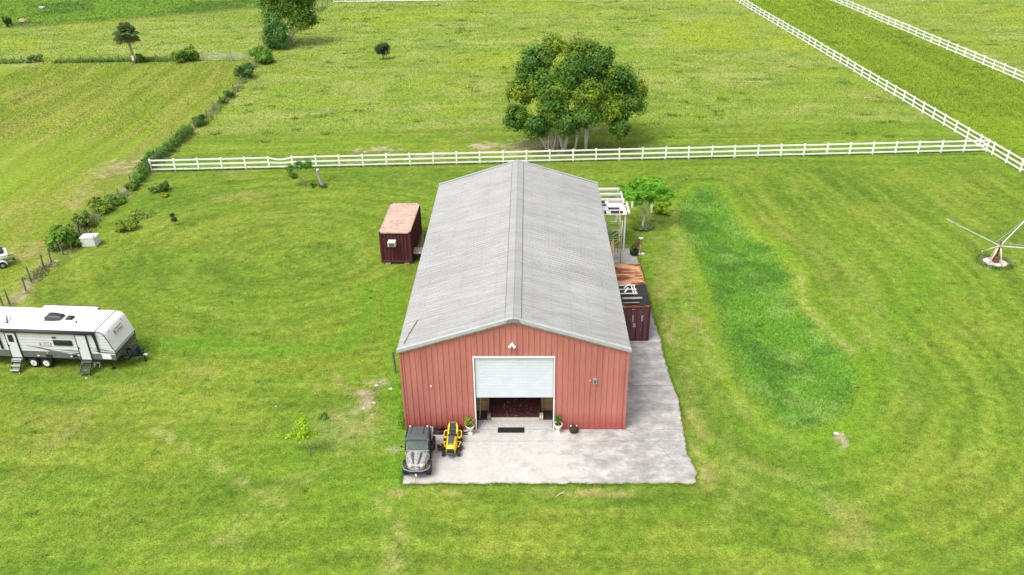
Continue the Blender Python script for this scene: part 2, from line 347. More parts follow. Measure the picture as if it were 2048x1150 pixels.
def poly_sd(x, y, P):
    d = seg_d(x, y, np.vstack([P, P[:1]])); ins = np.zeros(x.shape, bool)
    for (ax, ay), (bx, by) in zip(P, np.roll(P, -1, 0)):
        c = ((ay > y) != (by > y)); ins ^= c & (x < (bx-ax)*(y-ay)/(by-ay+1e-12)+ax)
    return np.where(ins, -d, d)
SWALE = pts([(1362, 392), (1395, 372), (1430, 372), (1478, 440), (1545, 495), (1592, 545), (1602, 600), (1640, 650), (1695, 715), (1722, 765), (1700, 825), (1650, 850), (1595, 866), (1545, 840), (1500, 790), (1462, 730), (1440, 680), (1430, 620), (1395, 540), (1365, 480), (1348, 430)])
WIRE = [(8, 616), (20, 609), (52, 582), (63, 565), (88, 538), (103, 526), (127, 510), (143, 496), (160, 472), (180, 448), (199, 427), (216, 417), (240, 400), (263, 372), (290, 352), (318, 325), (345, 297), (383, 267), (414, 239), (429, 222), (443, 208), (453, 200), (468, 187), (480, 174), (497, 150), (513, 126), (530, 105), (553, 96), (572, 82), (595, 58), (618, 40), (628, 33), (637, 25), (645, 18), (655, 10), (664, 3)]
WIREP = pts(WIRE)
WIRE2 = [(-60, 129), (-25, 128), (8, 128), (46, 127), (87, 127), (125, 127), (164, 126), (202, 125), (240, 124.5), (275, 124), (315, 123.5), (355, 123)]
WIRE3 = [(-40, 700), (-12, 640), (8, 616)]
FIELD_TL = pts([(-700, 110), (0, 56), (180, 44), (400, 26), (640, 2), (900, -25), (900, -170), (-900, -170)])
PADR = [(968, 1390), (958, 1391), (945, 1392), (930, 1384), (915, 1379), (900, 1371), (880, 1369), (860, 1367), (830, 1361), (800, 1356), (770, 1346), (740, 1336), (710, 1327), (680, 1321), (655, 1312), (640, 1307), (615, 1301), (590, 1294), (565, 1288), (540, 1283), (515, 1274), (497, 1268)]
PAD_Y = np.array([G(x, y)[1] for y, x in PADR]); PAD_X = np.array([G(x, y)[0] for y, x in PADR])
def pad_right(y): return np.interp(y, PAD_Y, PAD_X)+0.10*(vn(y*2.3, y*0+3, 2)-.5)+0.09*(vn(y*7, y*0+8, 3)-.5)
def pad_front(x): return PAD_Y[0]+0.09*(vn(x*2.0, x*0+5, 4)-.5)+0.1*(vn(x*6.5, x*0+1, 5)-.5)
PAD_L = -5.78; PAD_B = PAD_Y[-1]
DIRT = [(791, 898, 8, 6, .8),  # photo x, y, radius x, radius y (px), strength
    (730, 800, 34, 26, .8), (672, 770, 40, 22, .3), (755, 770, 18, 10, .6), (700, 840, 60, 30, .25), (1683, 880, 17, 13, 1.0), (1588, 886, 14, 5, .8),
    (760, 300, 45, 7, .8), (965, 291, 22, 6, .9), (935, 266, 22, 5, .6), (850, 308, 30, 4, .7), (1060, 292, 70, 14, .55), (1180, 255, 14, 8, .6), (1250, 268, 14, 4, .6),
    (240, 335, 50, 16, .55), (150, 400, 40, 25, .45), (290, 320, 24, 12, .6), (55, 500, 40, 18, .45), (480, 340, 40, 9, .25), (480, 392, 60, 12, .22),
    (60, 130, 18, 4, .6), (1990, 528, 30, 12, .6), (640, 955, 50, 20, .15), (480, 1085, 45, 25, .12), (1710, 1080, 50, 22, .16), (1690, 1020, 40, 25, .14),
    (90, 860, 70, 40, .12), (840, 985, 70, 8, .45), (1200, 985, 120, 7, .4), (1400, 890, 14, 70, .35), (1330, 640, 10, 60, .4), (1370, 880, 30, 12, .3), (720, 322, 60, 6, .3), (1750, 190, 60, 6, .3), (1400, 640, 18, 40, .28), (1310, 455, 20, 30, .3)]
TRACKS = [  # light worn tracks: polyline in photo px, width m, strength
    ([(1345, 420), (1352, 520), (1385, 620), (1410, 700), (1450, 780), (1520, 850), (1580, 885)], 1.0, .55), ([(1320, 520), (1345, 640), (1370, 740), (1395, 850), (1410, 960)], .8, .4),
    ([(1600, 545), (1612, 610), (1660, 665), (1710, 705)], .5, .8), ([(1530, 440), (1640, 520), (1680, 600), (1740, 690)], .6, .4), ([(1600, 440), (1720, 560), (1800, 700), (1830, 820)], .8, .3),
    ([(310, 860), (370, 890), (430, 930), (480, 962), (560, 1010)], .45, .9), ([(755, 1005), (785, 1040), (795, 1090), (785, 1150)], .6, .9), ([(800, 990), (790, 1040), (830, 1075)], .35, .5),
    ([(430, 1090), (560, 960)], .6, .3), ([(1500, 930), (1620, 960), (1760, 1100)], .8, .3), ([(1450, 880), (1480, 960), (1440, 1060)], .7, .3), ([(420, 745), (330, 740), (200, 800), (100, 900)], .8, .25)]
C1 = G(575, 505)[:2]; C2 = G(1600, 640)[:2]
def zone(x, y):
    """grass colour (linear albedo), density, blade height"""
    n1 = fbm(x*.11, y*.11, 0, 4); n2 = fbm(x*.5, y*.5, 2, 4); n3 = fbm(x*1.7+3, y*1.7, 4, 3)
    L = lambda a, b, t: a+(np.array(b)-a)*t[..., None]
    green = np.array([.165, .268, .017]); col = np.broadcast_to(green, x.shape+(3,)).copy()
    col = L(col, (.245, .290, .032), sstep(n1*.4+n2*.35+n3*.25, .44, .62)*.5)
    col = L(col, (.115, .225, .013), sstep(fbm(x*.2+50, y*.2, 5, 5), .52, .72)*.6)
    # mower passes: rings on the left lawn, long ovals round the swale, rows at the bottom
    th = np.arctan2(y-C1[1], (x-C1[0])*.8); r1 = np.hypot((x-C1[0])*.85, y-C1[1])+1.2*(fbm(x*.1, y*.1, 6, 2)-.5)
    s1 = fbm(r1*1.9, th*2.6+5, 1, 3); r2 = np.abs(poly_sd(x, y, SWALE))+.6*(fbm(x*.12, y*.12, 3, 2)-.5); s2 = fbm(r2*1.8, (x+y)*.09, 3, 3)
    s3 = fbm(y*1.9+.3*np.sin(x*.2), x*.16, 5, 3)
    wl = sstep(-x, 5, 9)*(1-sstep(y, 38, 44))*sstep(y, 2, 9); wr = sstep(x, 8, 12)*(1-sstep(y, 38, 44)); wb = 1-np.clip(wl+wr, 0, 1)
    st = s1*wl+s2*wr+s3*wb
    col = col*(1+.68*(st-.5))[..., None]
    col = L(col, (.27, .295, .05), sstep(st, .56, .74)*.3)
    col = col*(1+.5*(fbm(x*2.6, y*2.6, 6, 3)-.5))[..., None]
    # back pasture
    fl = 41.6+(x+37.5)*.0476
    back = sstep(y-fl, -.3, .5)
    far = sstep(y-fl-9-2*(n1-.5), 0, 5)
    sb = fbm(y*.8, x*.06, 1, 3)
    pc = L(np.broadcast_to(np.array([.235, .335, .036]), x.shape+(3,)).copy(), (.30, .365, .075), sstep(fbm(x*.25, y*.45, 3, 4), .42, .66))
    pc = L(pc, (.165, .26, .035), sstep(fbm(x*.35+9, y*.6, 6, 4), .6, .74)*.8)
    pc = L(pc, (.30, .385, .02), sstep(fbm(x*.07, y*.09, 2, 3), .55, .72)*.6)
    nc = col*(1+.35*(sb-.5))[..., None]
    col = col*(1-back)[..., None]+(nc*(1-far)[..., None]+pc*(1+.25*(sb-.5))[..., None]*far[..., None])*back[..., None]
    # lane and field beyond the slanting fences
    A = np.array(G(2040, 343)[:2]); B = np.array(G(1468, 0)[:2]); side = (x-A[0])-(y-A[1])*(B[0]-A[0])/(B[1]-A[1])
    A2 = np.array(G(2048, 165)[:2]); B2 = np.array(G(1660, 0)[:2]); side2 = (x-A2[0])-(y-A2[1])*(B2[0]-A2[0])/(B2[1]-A2[1])
    lane = sstep(side, 0, .6)*(1-sstep(side2, -.3, .3))*sstep(y, 34, 40)
    sl = fbm((x+y*.07)*.9, y*.05, 2, 3)
    lc = np.array([.205, .31, .014])*(1+.5*(sl-.5)+.3*(n2-.5))[..., None]
    col = col*(1-lane)[..., None]+lc*lane[..., None]
    col = L(col, (.115, .21, .012), np.exp(-((side-1.3)/.5)**2)*.45*sstep(y, 40, 46))
    # left paddock beyond the wire fence: rows along the fence, yellower
    wx = np.interp(y, WIREP[:, 1], WIREP[:, 0]); pd = sstep(wx-x, -.2, .8)*(1-sstep(y, 86, 88))*sstep(y, 8, 10)
    u = (x-wx)*.98-.2*(y*.12); sp = fbm(u*.62, y*.04, 4, 3)
    pk = L(np.broadcast_to(np.array([.215, .305, .022]), x.shape+(3,)).copy(), (.285, .315, .055), sstep(sp*.6+n1*.4, .44, .64)*.8)
    pk = pk*(1+.35*(vn(u*1.3, y*.1, 6)-.5))[..., None]
    col = col*(1-pd)[..., None]+pk*pd[..., None]
    # rank field at the far left
    ftl = sstep(-poly_sd(x, y, FIELD_TL), -.5, 2.5)
    tc = L(np.broadcast_to(np.array([.17, .315, .022]), x.shape+(3,)).copy(), (.10, .20, .018), sstep(fbm(x*.12, y*.25, 1, 4), .5, .7))
    col = col*(1-ftl)[..., None]+tc*ftl[..., None]
    col = L(col, (.13, .19, .03), np.exp(-(poly_sd(x, y, FIELD_TL)/1.3)**2)*.7)
    # swale
    sd_ = poly_sd(x, y, SWALE)+1.5*(fbm(x*.35, y*.35, 7, 4)-.5); sw = sstep(-sd_, -.5, 1.3)
    sc = L(np.broadcast_to(np.array([.150, .35, .026]), x.shape+(3,)).copy(), (.225, .40, .065), sstep(fbm(x*.55, y*.5, 3, 4), .45, .68))
    sc = L(sc, (.098, .245, .022), sstep(fbm(x*.5+7, y*.6, 1, 5), .5, .68)*.85)
    col = col*(1-sw)[..., None]+sc*sw[..., None]
    col = L(col, (.20, .37, .012), np.exp(-((sd_-.5)/.6)**2)*.45)
    # lush green strips: by the barn wall, across the lawn, below the swale
    for P, wd, k in (([(790, 560), (790, 650), (795, 760), (800, 900), (795, 960)], 1.0, .65), ([(300, 685), (420, 690), (560, 700), (690, 690), (740, 620), (735, 575)], .9, .6), ([(560, 880), (640, 940), (760, 1010)], 1.6, .3), ([(1500, 860), (1620, 895), (1760, 880)], 1.2, .4), ([(1880, 450), (1700, 900), (1620, 1000)], 2.0, .3)):
        col = L(col, (.125, .30, .008), np.exp(-(seg_d(x, y, pts(P))/wd)**2)*k*(.5+n3))
    for P, wd, k in TRACKS: col = L(col, (.34, .37, .10), np.exp(-(seg_d(x, y, pts(P))/(wd*.7))**2)*k*sstep(n3*.6+n2*.4, .3, .62))
    # pale clover patch
    g = G(695, 860); col = L(col, (.27, .34, .09), np.exp(-(((x-g[0])/2.2)**2+((y-g[1])/1.6)**2))*.6)
    dirt = np.zeros(x.shape); straw = np.zeros(x.shape)
    for px, py, rx, ry, k in DIRT:
        c = G(px, py); e = G(px+rx, py); e2 = G(px, py-ry); ax = abs(e[0]-c[0])+.05; ay = abs(e2[1]-c[1])+.05
        q = np.hypot((x-c[0])/ax, (y-c[1])/ay)
        if k > .5: dirt = np.maximum(dirt, k*sstep(1.25-q+2.4*(n3-.5)+.9*(n2-.5), .2, .7))
        else: straw = np.maximum(straw, 2*k*sstep(1.5-q, 0, 1)*sstep(n3*.6+n2*.4, .42, .6))
    wd_ = seg_d(x, y, WIREP); near = 1-sstep(y, 88, 95)
    dirt = np.maximum(dirt, .75*near*sstep(.75-np.abs(wd_-.1)+.9*(n3-.5), .1, .6)*sstep(n2, .35, .5))
    dc = L(np.broadcast_to(np.array([.33, .25, .145]), x.shape+(3,)).copy(), (.5, .42, .3), sstep(n3, .45, .7))
    col = L(col, dc, dirt*.85) if False else col+(dc-col)*(dirt*.85)[..., None]
    col = L(col, (.36, .33, .11), np.clip(straw, 0, .75))
    dens = np.clip(1-1.05*dirt, 0, 1)
    hgt = .045+.05*far*back+.05*sw+.08*ftl+.05*lane
    return np.clip(col*np.array([.92, .91, .90])+np.array([0, 0, .008]), .004, .8), dens, hgt
def gz(x, y):
    x = np.asarray(x, float); y = np.asarray(y, float)
    sd_ = poly_sd(x, y, SWALE); z = -.38*sstep(-sd_, -.2, 2.2)
    z = z+.10*(fbm(x*.18, y*.25, 3, 3)-.5)*sstep(y, 52, 60)+.05*(fbm(x*.9, y*1.1, 5, 3)-.5)*sstep(y, 50, 56)
    return z
def axis(parts):
    a = [parts[0][0]]
    for lo, hi, st in parts: k = max(1, int(round((hi-lo)/st))); a += list(lo+(hi-lo)*np.arange(1, k+1)/k)
    return np.array(a)
gx = axis([(-2200, -300, 190), (-300, -135, 8), (-135, -48, .9), (-48, 52, .3), (52, 120, .9), (120, 300, 8), (300, 2200, 190)])
gy = axis([(-900, -60, 84), (-60, -16, 3), (-16, 52, .3), (52, 150, .7), (150, 320, 6), (320, 2600, 190)])
XX, YY = np.meshgrid(gx, gy); nx_, ny_ = len(gx), len(gy)
gcol, _, _ = zone(XX, YY); ZZ = gz(XX, YY)
inpad = (XX > PAD_L+.3) & (XX < np.interp(YY, PAD_Y, PAD_X)-.4) & (YY > PAD_Y[0]+.4) & (YY < PAD_B-.3)
ZZ = np.where(inpad, -.06, ZZ)
def np_mesh(name, V, F, m, colors=None):
    me = bpy.data.meshes.new(name); k = F.shape[1]
    me.vertices.add(len(V)); me.vertices.foreach_set('co', V.astype(np.float32).ravel())
    me.loops.add(F.size); me.loops.foreach_set('vertex_index', F.astype(np.int32).ravel())
    me.polygons.add(len(F)); me.polygons.foreach_set('loop_start', (np.arange(len(F))*k).astype(np.int32))
    me.update(calc_edges=True)
    if colors is not None:
        at = me.color_attributes.new('Col', 'FLOAT_COLOR', 'POINT')
        at.data.foreach_set('color', np.hstack([colors, np.ones((len(V), 1))]).astype(np.float32).ravel())
    me.materials.append(M[m]); return me
i, j = np.meshgrid(np.arange(ny_-1), np.arange(nx_-1), indexing='ij'); q = (i*nx_+j).ravel()
ground = link('ground', np_mesh('ground', np.stack([XX, YY, ZZ], -1).reshape(-1, 3), np.stack([q, q+1, q+nx_+1, q+nx_], 1), 'turf', gcol.reshape(-1, 3)))
ground.data.polygons.foreach_set('use_smooth', [True]*len(ground.data.polygons))
tag(ground, 'green mown lawn and pasture around the red barn', kind='structure')

# ------------------------------------------------------------------ grass blades
def on_hard(x, y):
    h = (x > PAD_L-.02) & (x < pad_right(y)-.02) & (y > pad_front(x)+.02) & (y < PAD_B)
    h |= (np.abs(x) < 6.15) & (y > -.1) & (y < 23.8)
    h |= (x > -10.75) & (x < -8.3) & (y > 20.6) & (y < 26.4)
    h |= np.hypot(x-36.7, y-20.3) < .85
    return h
def blades(n, x0, x1, y0, y1, size, name=None, keep=None, hmul=1.0):
    x = rng.uniform(x0, x1, n); y = rng.uniform(y0, y1, n)
    # inside the view wedge (a little wider), not on hard surfaces
    dx = x-CX-(y-CY)*math.tan(YAW); dpt = (y-CY)*math.cos(PITCH)+CH*math.sin(PITCH)
    k = (np.abs(dx)/dpt*FPX < 1180) & ~on_hard(x, y)
    x, y = x[k], y[k]; c, d, h = zone(x, y)
    k = rng.random(len(x)) < d
    x, y, c, h = x[k], y[k], c[k], h[k]; m = len(x)
    z = gz(x, y)-.01; a = rng.uniform(0, 2*np.pi, m); L = h*rng.uniform(.6, 1.5, m)*hmul; wd = size*rng.uniform(.6, 1.4, m)
    lean = rng.uniform(.3, 1.3, m)*L; b = rng.uniform(0, 2*np.pi, m)
    cs, sn = np.cos(a)*wd/2, np.sin(a)*wd/2
    V = np.stack([np.stack([x-cs, y-sn, z], 1), np.stack([x+cs, y+sn, z], 1), np.stack([x+np.cos(b)*lean, y+np.sin(b)*lean, z+L], 1)], 1)
    tone = rng.uniform(.7, 1.32, (m, 1))*(.7+.6*fbm(x*2.2, y*2.2, 1, 3))[:, None]; hue = rng.normal(0, .07, (m, 1))
    cc = np.clip(c*tone*np.hstack([1+hue, np.ones((m, 1)), 1-hue]), .003, .8)
    return V.reshape(-1, 3), np.repeat(cc, 3, 0)
def grass_obj(name, sets, label):
    V = np.vstack([s[0] for s in sets]); Cc = np.vstack([s[1] for s in sets])
    o = link(name, np_mesh(name, V, np.arange(len(V)).reshape(-1, 3), 'grass', Cc)); tag(o, label, 'grass', kind='stuff'); return o
grass_obj('lawn_grass', [blades(330000, -46, 48, -12, 20, .055), blades(210000, -50, 52, 20, 46, .075)], 'short mown grass on the lawn around the red barn')
grass_obj('pasture_grass', [blades(210000, -75, 76, 46, 92, .12), blades(170000, -120, 100, 92, 150, .2)], 'rough pasture grass beyond the white fence')
def tufts_poly(n, P, inset, size, hmul, tone, seed=0):
    lo, hi = P.min(0), P.max(0); x = rng.uniform(lo[0], hi[0], n); y = rng.uniform(lo[1], hi[1], n)
    k = poly_sd(x, y, P)+1.5*(fbm(x*.35, y*.35, 7, 4)-.5) < -rng.uniform(0, 1.6, n); x, y = x[k], y[k]
    k = rng.random(len(x)) < .25+.9*fbm(x*.5, y*.6, 3, 3); return tuft_tris(x[k], y[k], size, hmul, tone)
def tuft_tris(x, y, size, h, tone, z0=None):
    m = len(x); c, d, _ = zone(x, y); z = gz(x, y)-.01 if z0 is None else z0; a = rng.uniform(0, 2*np.pi, m); L = h*rng.uniform(.5, 1.4, m); wd = size*rng.uniform(.6, 1.4, m)
    lean = rng.uniform(.2, 1.0, m)*L; b = rng.uniform(0, 2*np.pi, m); cs, sn = np.cos(a)*wd/2, np.sin(a)*wd/2
    V = np.stack([np.stack([x-cs, y-sn, z], 1), np.stack([x+cs, y+sn, z], 1), np.stack([x+np.cos(b)*lean, y+np.sin(b)*lean, z+L], 1)], 1)
    return V.reshape(-1, 3), np.repeat(np.clip(c*np.array(tone)*rng.uniform(.7, 1.35, (m, 1)), .003, .8), 3, 0)
grass_obj('tall_grass', [tufts_poly(70000, SWALE, .3, .08, .12, (1.2, 1.12, 1.05))], 'tall dark green grass growing in the long swale right of the barn')
# darker tussocks scattered over the pasture, weeds on the lawn
n = 520; tx = rng.uniform(-70, 75, n); ty = rng.uniform(50, 145, n); k = (fbm(tx*.06, ty*.1, 5, 3) > .46) & (tx > np.interp(ty, WIREP[:, 1], WIREP[:, 0])+1.5); tx, ty = tx[k], ty[k]
k = 46; x = np.repeat(tx, k)+rng.normal(0, .42, len(tx)*k); y = np.repeat(ty, k)+rng.normal(0, .3, len(tx)*k)
n = 380; ux = rng.uniform(-44, 46, n); uy = rng.uniform(-11, 41, n); kk = ~on_hard(ux, uy) & ~on_hard(ux-.3, uy) & ~on_hard(ux+.3, uy); ux, uy = ux[kk], uy[kk]
x2 = np.repeat(ux, 26)+rng.normal(0, .13, len(ux)*26); y2 = np.repeat(uy, 26)+rng.normal(0, .13, len(ux)*26)
grass_obj('weed_tussocks', [tuft_tris(x, y, .14, .22, (.78, .9, .85)), tuft_tris(x2, y2, .06, .09, (.7, .88, .8))], 'scattered darker tussocks and weeds in lawn and pasture')
# weeds along the wire fences, white fences and slab edge
sets = []
t = rng.random(24000); Ls = np.concatenate([[0], np.cumsum(np.hypot(*np.diff(WIREP, axis=0).T))]); s_ = t*Ls[-1]
wx_ = np.interp(s_, Ls, WIREP[:, 0]); wy_ = np.interp(s_, Ls, WIREP[:, 1]); k = fbm(s_*.25, s_*0+2, 3, 3) > .44
x = wx_[k]+rng.normal(0, .35, k.sum()); y = wy_[k]+rng.normal(0, .35, k.sum()); sets.append(tuft_tris(x, y, .10, .3, (.9, 1.08, .85)))
W2 = pts(WIRE2); n = 7000; s_ = rng.uniform(W2[0][0], -49, n); k = fbm(s_*.15, s_*0+6, 1, 3) > .46; s_ = s_[k]
sets.append(tuft_tris(s_, np.interp(s_, W2[:, 0], W2[:, 1])+np.abs(rng.normal(0, 1.0, len(s_))), .2, .4, (.75, .95, .8)))
n = 16000; x = rng.uniform(-37.3, 48, n); y = 41.6+(x+37.5)*.0476+rng.normal(0, .16, n); sets.append(tuft_tris(x, y, .08, .2, (.6, .85, .7)))
n = 9000; x = rng.uniform(-5.8, 9.4, n); y = pad_front(x)-np.abs(rng.normal(0, .10, n))+.05; sets.append(tuft_tris(x, y, .06, .06, (1.25, 1.15, 1.1)))
n = 12000; y = rng.uniform(PAD_Y[0], PAD_B, n); x = pad_right(y)+np.abs(rng.normal(0, .10, n))-.05; sets.append(tuft_tris(x, y, .06, .06, (1.3, 1.18, 1.1)))
n = 2500; y = rng.uniform(PAD_Y[0], 0, n); x = PAD_L-np.abs(rng.normal(0, .10, n))+.04; sets.append(tuft_tris(x, y, .06, .07, (1.2, 1.15, 1)))
n = 9000; y = rng.uniform(0, 23.6, n); x = -6.2-np.abs(rng.normal(0, .22, n)); sets.append(tuft_tris(x, y, .07, .12, (.9, 1.05, .8)))
n = 2600; a = rng.uniform(0, 2*np.pi, n); r = .85+np.abs(rng.normal(0, .2, n)); sets.append(tuft_tris(36.7+r*np.cos(a)*1.1, 20.3+r*np.sin(a), .08, .16, (.8, .95, .9)))
grass_obj('edge_weeds', sets, 'rank weeds and uncut grass along fences, walls and slab edges')

# ------------------------------------------------------------------ concrete slab
def slab_strip(y0, y1, left, name):
    ys = np.linspace(y0, y1, max(2, int((y1-y0)/.12))); top = []; bot = []
    for y in ys:
        xr = float(pad_right(np.array([y]))[0]); xl = left
        xs = np.linspace(xl, xr, 60 if left < 0 else 14)
        top.append([(x, y, .035) for x in xs]); 
    mb = MB()
    rows = top
    if y0 < -4:   # ragged front edge
        rows = [[(x, max(y, float(pad_front(np.array([x]))[0])) if iy == 0 else y, z) for (x, y, z) in r] for iy, r in enumerate(rows)]
    mb.grid(rows)
    ring = [*rows[0], *[r[-1] for r in rows[1:]], *rows[-1][::-1][1:], *[r[0] for r in rows[::-1][1:-1]]]
    o = len(mb.v); nn = len(ring); mb.add([(a, b, .035) for a, b, c_ in ring]+[(a, b, -.1) for a, b, c_ in ring], [(i, i+nn, (i+1) % nn+nn, (i+1) % nn) for i in range(nn)])
    return mb
pad = thing('pavement', 'stained pale concrete apron in front and right of the barn', None); pad['kind'] = 'structure'
cuts = [(PAD_Y[0]-.05, -1.05), (-1.02, -.02)]
for a, b in cuts: slab_strip(a, b, PAD_L, '').build('slab', 'concrete', pad)
prev = -.005
for yy in (4.2, 9.0, 14.0, 19.0, PAD_B): slab_strip(prev, yy-.03, 6.16, '').build('slab', 'concrete', pad); prev = yy
MB().box((0, .42, .0), (4.26, .82, .1)).build('slab', 'concrete', pad)
MB().box((4.15, -.28, .04), (3.7, .5, .02)).build('footing', 'concrete', pad)
for P_ in ([(6.2, -.05), (6.9, -.6), (7.3, -.75), (7.9, -1.4), (8.4, -2.6), (8.6, -3.4)], [(6.3, 2.6), (7.1, 2.5), (8.1, 2.8), (8.8, 2.7)]):
    Q_ = [(a+rng.normal(0, .02), b+rng.normal(0, .02)) for a, b in P_]; MB().grid([[(a-.012, b-.012, .038) for a, b in Q_], [(a+.012, b+.012, .038) for a, b in Q_]]).build('crack', 'grey', pad)

# ------------------------------------------------------------------ barn
W2_, BL, HE, HA, HD = 6.1, 23.6, 5.3, 7.2, 4.9
D0, D1 = -2.15, 2.15
SL = (HA-HE)/W2_
barn = thing('barn', 'long red metal barn with grey ribbed gable roof and half open roll-up door', 'barn')
def rib_cols(a, b, pitch=.305, off=0.0):
    xs = {a: 0, b: 0}; k = math.floor((a-off)/pitch)-1
    while True:
        c_ = off+k*pitch
        if c_ > b+.1: break
        for dx_, d in ((-.034, 0), (-.018, .042), (.018, .042), (.034, 0)):
            if a+.001 < c_+dx_ < b-.001: xs[c_+dx_] = d
        k += 1
    return sorted(xs.items())
def top_z(x): return HA-SL*abs(x)
def gable_piece(a, b, zb, y, sgn):
    cols = rib_cols(a, b, .305, -W2_+.15)
    if a < 0 < b: cols = sorted(cols+[(0.0, 0)])
    return MB().grid([[(x, y+sgn*d, zb) for x, d in cols], [(x, y+sgn*d, top_z(x)-.02) for x, d in cols]])
edges = [-W2_+k*.915 for k in range(14)]+[W2_]
for a, b in zip(edges[:-1], edges[1:]):
    br = [a]+[e for e in (D0, D1) if a+.02 < e < b-.02]+[b]
    for c_, d in zip(br[:-1], br[1:]):
        mid = (c_+d)/2
        gable_piece(c_+.001, d-.001, HD if D0 < mid < D1 else .04, 0, -1).build('front_panel', 'wall', barn)
    gable_piece(a+.001, b-.001, .04, BL, 1).build('back_panel', 'wall', barn)
side_cols = rib_cols(0, .905, .305, .15)
side_me = {}
for s in (-1, 1):
    side_me[s] = MB().grid([[(s*d, y, .04) for y, d in side_cols], [(s*d, y, HE) for y, d in side_cols]]).mesh('side_panel', 'wall')
    for k in range(26): link('side_panel', side_me[s], barn, (s*W2_, k*.9077+.002, 0))
for sx in (-1, 1):
    for y in (0, BL): MB().box((sx*(W2_+.02), y, HE/2+.02), (.1, .1, HE-.04)).build('corner_trim', 'wall', barn)
# roof: two lapped sheets per course and slope
OV, FO = .13, .16
rise = .13
def roof_sheet(s, u0, u1, lift, w):
    cols = rib_cols(0, w, .305, .15)
    def P(u, y, d):
        x = s*u*(W2_+OV); return (x, y, HA+rise-SL*u*(W2_+OV)+d+lift)
    us = np.linspace(u0, u1, 4)
    return MB().grid([[P(u, y, d*.62) for y, d in cols] for u in us]).mesh('roof_panel', 'roof')
nroof = 26; wr_ = (BL+2*FO)/nroof
for s in (-1, 1):
    up = roof_sheet(s, .005, .53, .008, wr_-.004); lo = roof_sheet(s, .50, 1.0, 0, wr_-.004)
    for k in range(nroof):
        link('roof_panel', up, barn, (0, -FO+k*wr_, 0)); link('roof_panel', lo, barn, (0, -FO+k*wr_, 0))
    # screw rows over the purlins: thin washer strips
    for u in (.13, .31, .505, .68, .85):
        mb = MB()
        for k in range(int(BL/.305)):
            y = .05+k*.305+.1; x = s*u*(W2_+OV); mb.box((x, y, HA+rise-SL*u*(W2_+OV)+.012), (.02, .02, .01))
        mb.build('screw_row', 'trim', barn)
    mb = MB(); u = W2_+OV
    mb.prism([(s*(u-.03), HA+rise-SL*u-.01), (s*(u+.0), HA+rise-SL*u-.01), (s*(u+.0), HA+rise-SL*u-.10), (s*(u-.03), HA+rise-SL*u-.10)], 'Y', -FO+.01, BL+FO-.01).build('eave_trim', 'trim', barn)
    MB().grid([[(s*W2_*.995, 0, HE-.03), (s*W2_*.995, BL, HE-.03)], [(s*(u-.03), 0, HA+rise-SL*u-.09), (s*(u-.03), BL, HA+rise-SL*u-.09)]]).build('soffit', 'trim', barn)
    for y0, y1 in ((-FO-.02, -FO+.03), (BL+FO-.03, BL+FO+.02)):
        z0 = HA+rise; pr = [(s*.02, z0+.05), (s*(u+.015), z0-SL*u+.05), (s*(u+.015), z0-SL*u-.10), (s*.02, z0-.10)]
        MB().prism(pr, 'Y', y0, y1).build('rake_trim', 'trim', barn)
        ym = (y0+y1)/2; di = 1 if y0 < 0 else -1
        MB().prism([(s*.02, z0+.075), (s*(u+.015), z0-SL*u+.075), (s*(u+.015), z0-SL*u+.062), (s*.02, z0+.062)], 'Y', *sorted((y0 if di > 0 else y1, (y0 if di > 0 else y1)+di*.2))).build('rake_cap', 'trim', barn)
    MB().prism([(s*.01, HA+rise-.16), (s*(u-.02), HA+rise-SL*u-.14), (s*(u-.02), HA+rise-SL*u-.17), (s*.01, HA+rise-.19)], 'Y', -FO+.03, -.02).build('rake_soffit', 'trim', barn)
for k in range(26):   # ridge caps
    y0 = -FO-.02+k*(BL+2*FO)/26; y1 = y0+(BL+2*FO)/26+.035; for_z = HA+rise+.045+.007*(k % 2)
    MB().grid([[(-.42, y, for_z-SL*.42), (-.05, y, for_z-SL*.05), (0, y, for_z+.012), (.05, y, for_z-SL*.05), (.42, y, for_z-SL*.42)] for y in np.linspace(y0, y1, 3)]).build('ridge_cap', 'roof', barn)
for s in (-1, 1):
    mb = MB()
    for k in range(77): mb.box((s*.425, -.02+k*.305, HA+rise-SL*.425+.020), (.05, .17, .03))  # dark blocks stand in for the shade in the rib gaps under the caps
    mb.build('ridge_gap_shade', 'darkgrey', barn)
MB().prism([(-.36, HA-.02), (.36, HA-.02), (.30, HA+.15), (0, HA+rise+.09), (-.30, HA+.15)], 'Y', -FO-.06, -FO-.022).build('ridge_vent', 'grey', barn, label='grey louvred end piece at the ridge')
MB().tube([(-5.9, .35, top_z(5.9)+rise+.06), (-5.75, 1.2, top_z(5.75)+rise+.06), (-5.4, 2.6, top_z(5.4)+rise+.06)], .018, 6).build('roof_cable', 'darkgrey', barn)
# roll-up door
df = MB().box((D0-.025, -.03, HD/2), (.065, .08, HD)); df.build('door_jamb', 'white', barn)
MB().box((D1+.025, -.03, HD/2), (.065, .08, HD)).build('door_jamb', 'white', barn)
MB().box(((D0+D1)/2, -.032, HD+.02), (D1-D0+.12, .08, .055)).build('door_header', 'white', barn)
zz = []; z = 2.30; ph = [(0, 0), (.012, .016), (.05, .024), (.088, .016)]
while z < HD-.01:
    for dz, d in ph:
        if z+dz < HD: zz.append((z+dz, d))
    z += .1
MB().grid([[(x, .06-d, z) for x in (D0+.03, 0, D1-.03)] for z, d in zz]).build('roller_curtain', 'door', barn, label='pale ribbed roll-up door lowered halfway')
MB().box(((D0+D1)/2, .05, 2.265), (D1-D0-.08, .06, .075)).build('bottom_bar', 'door', barn)
for sx in (D0+.02, D1-.02): MB().box((sx, .07, HD/2), (.05, .05, HD)).build('door_track', 'darkgrey', barn)
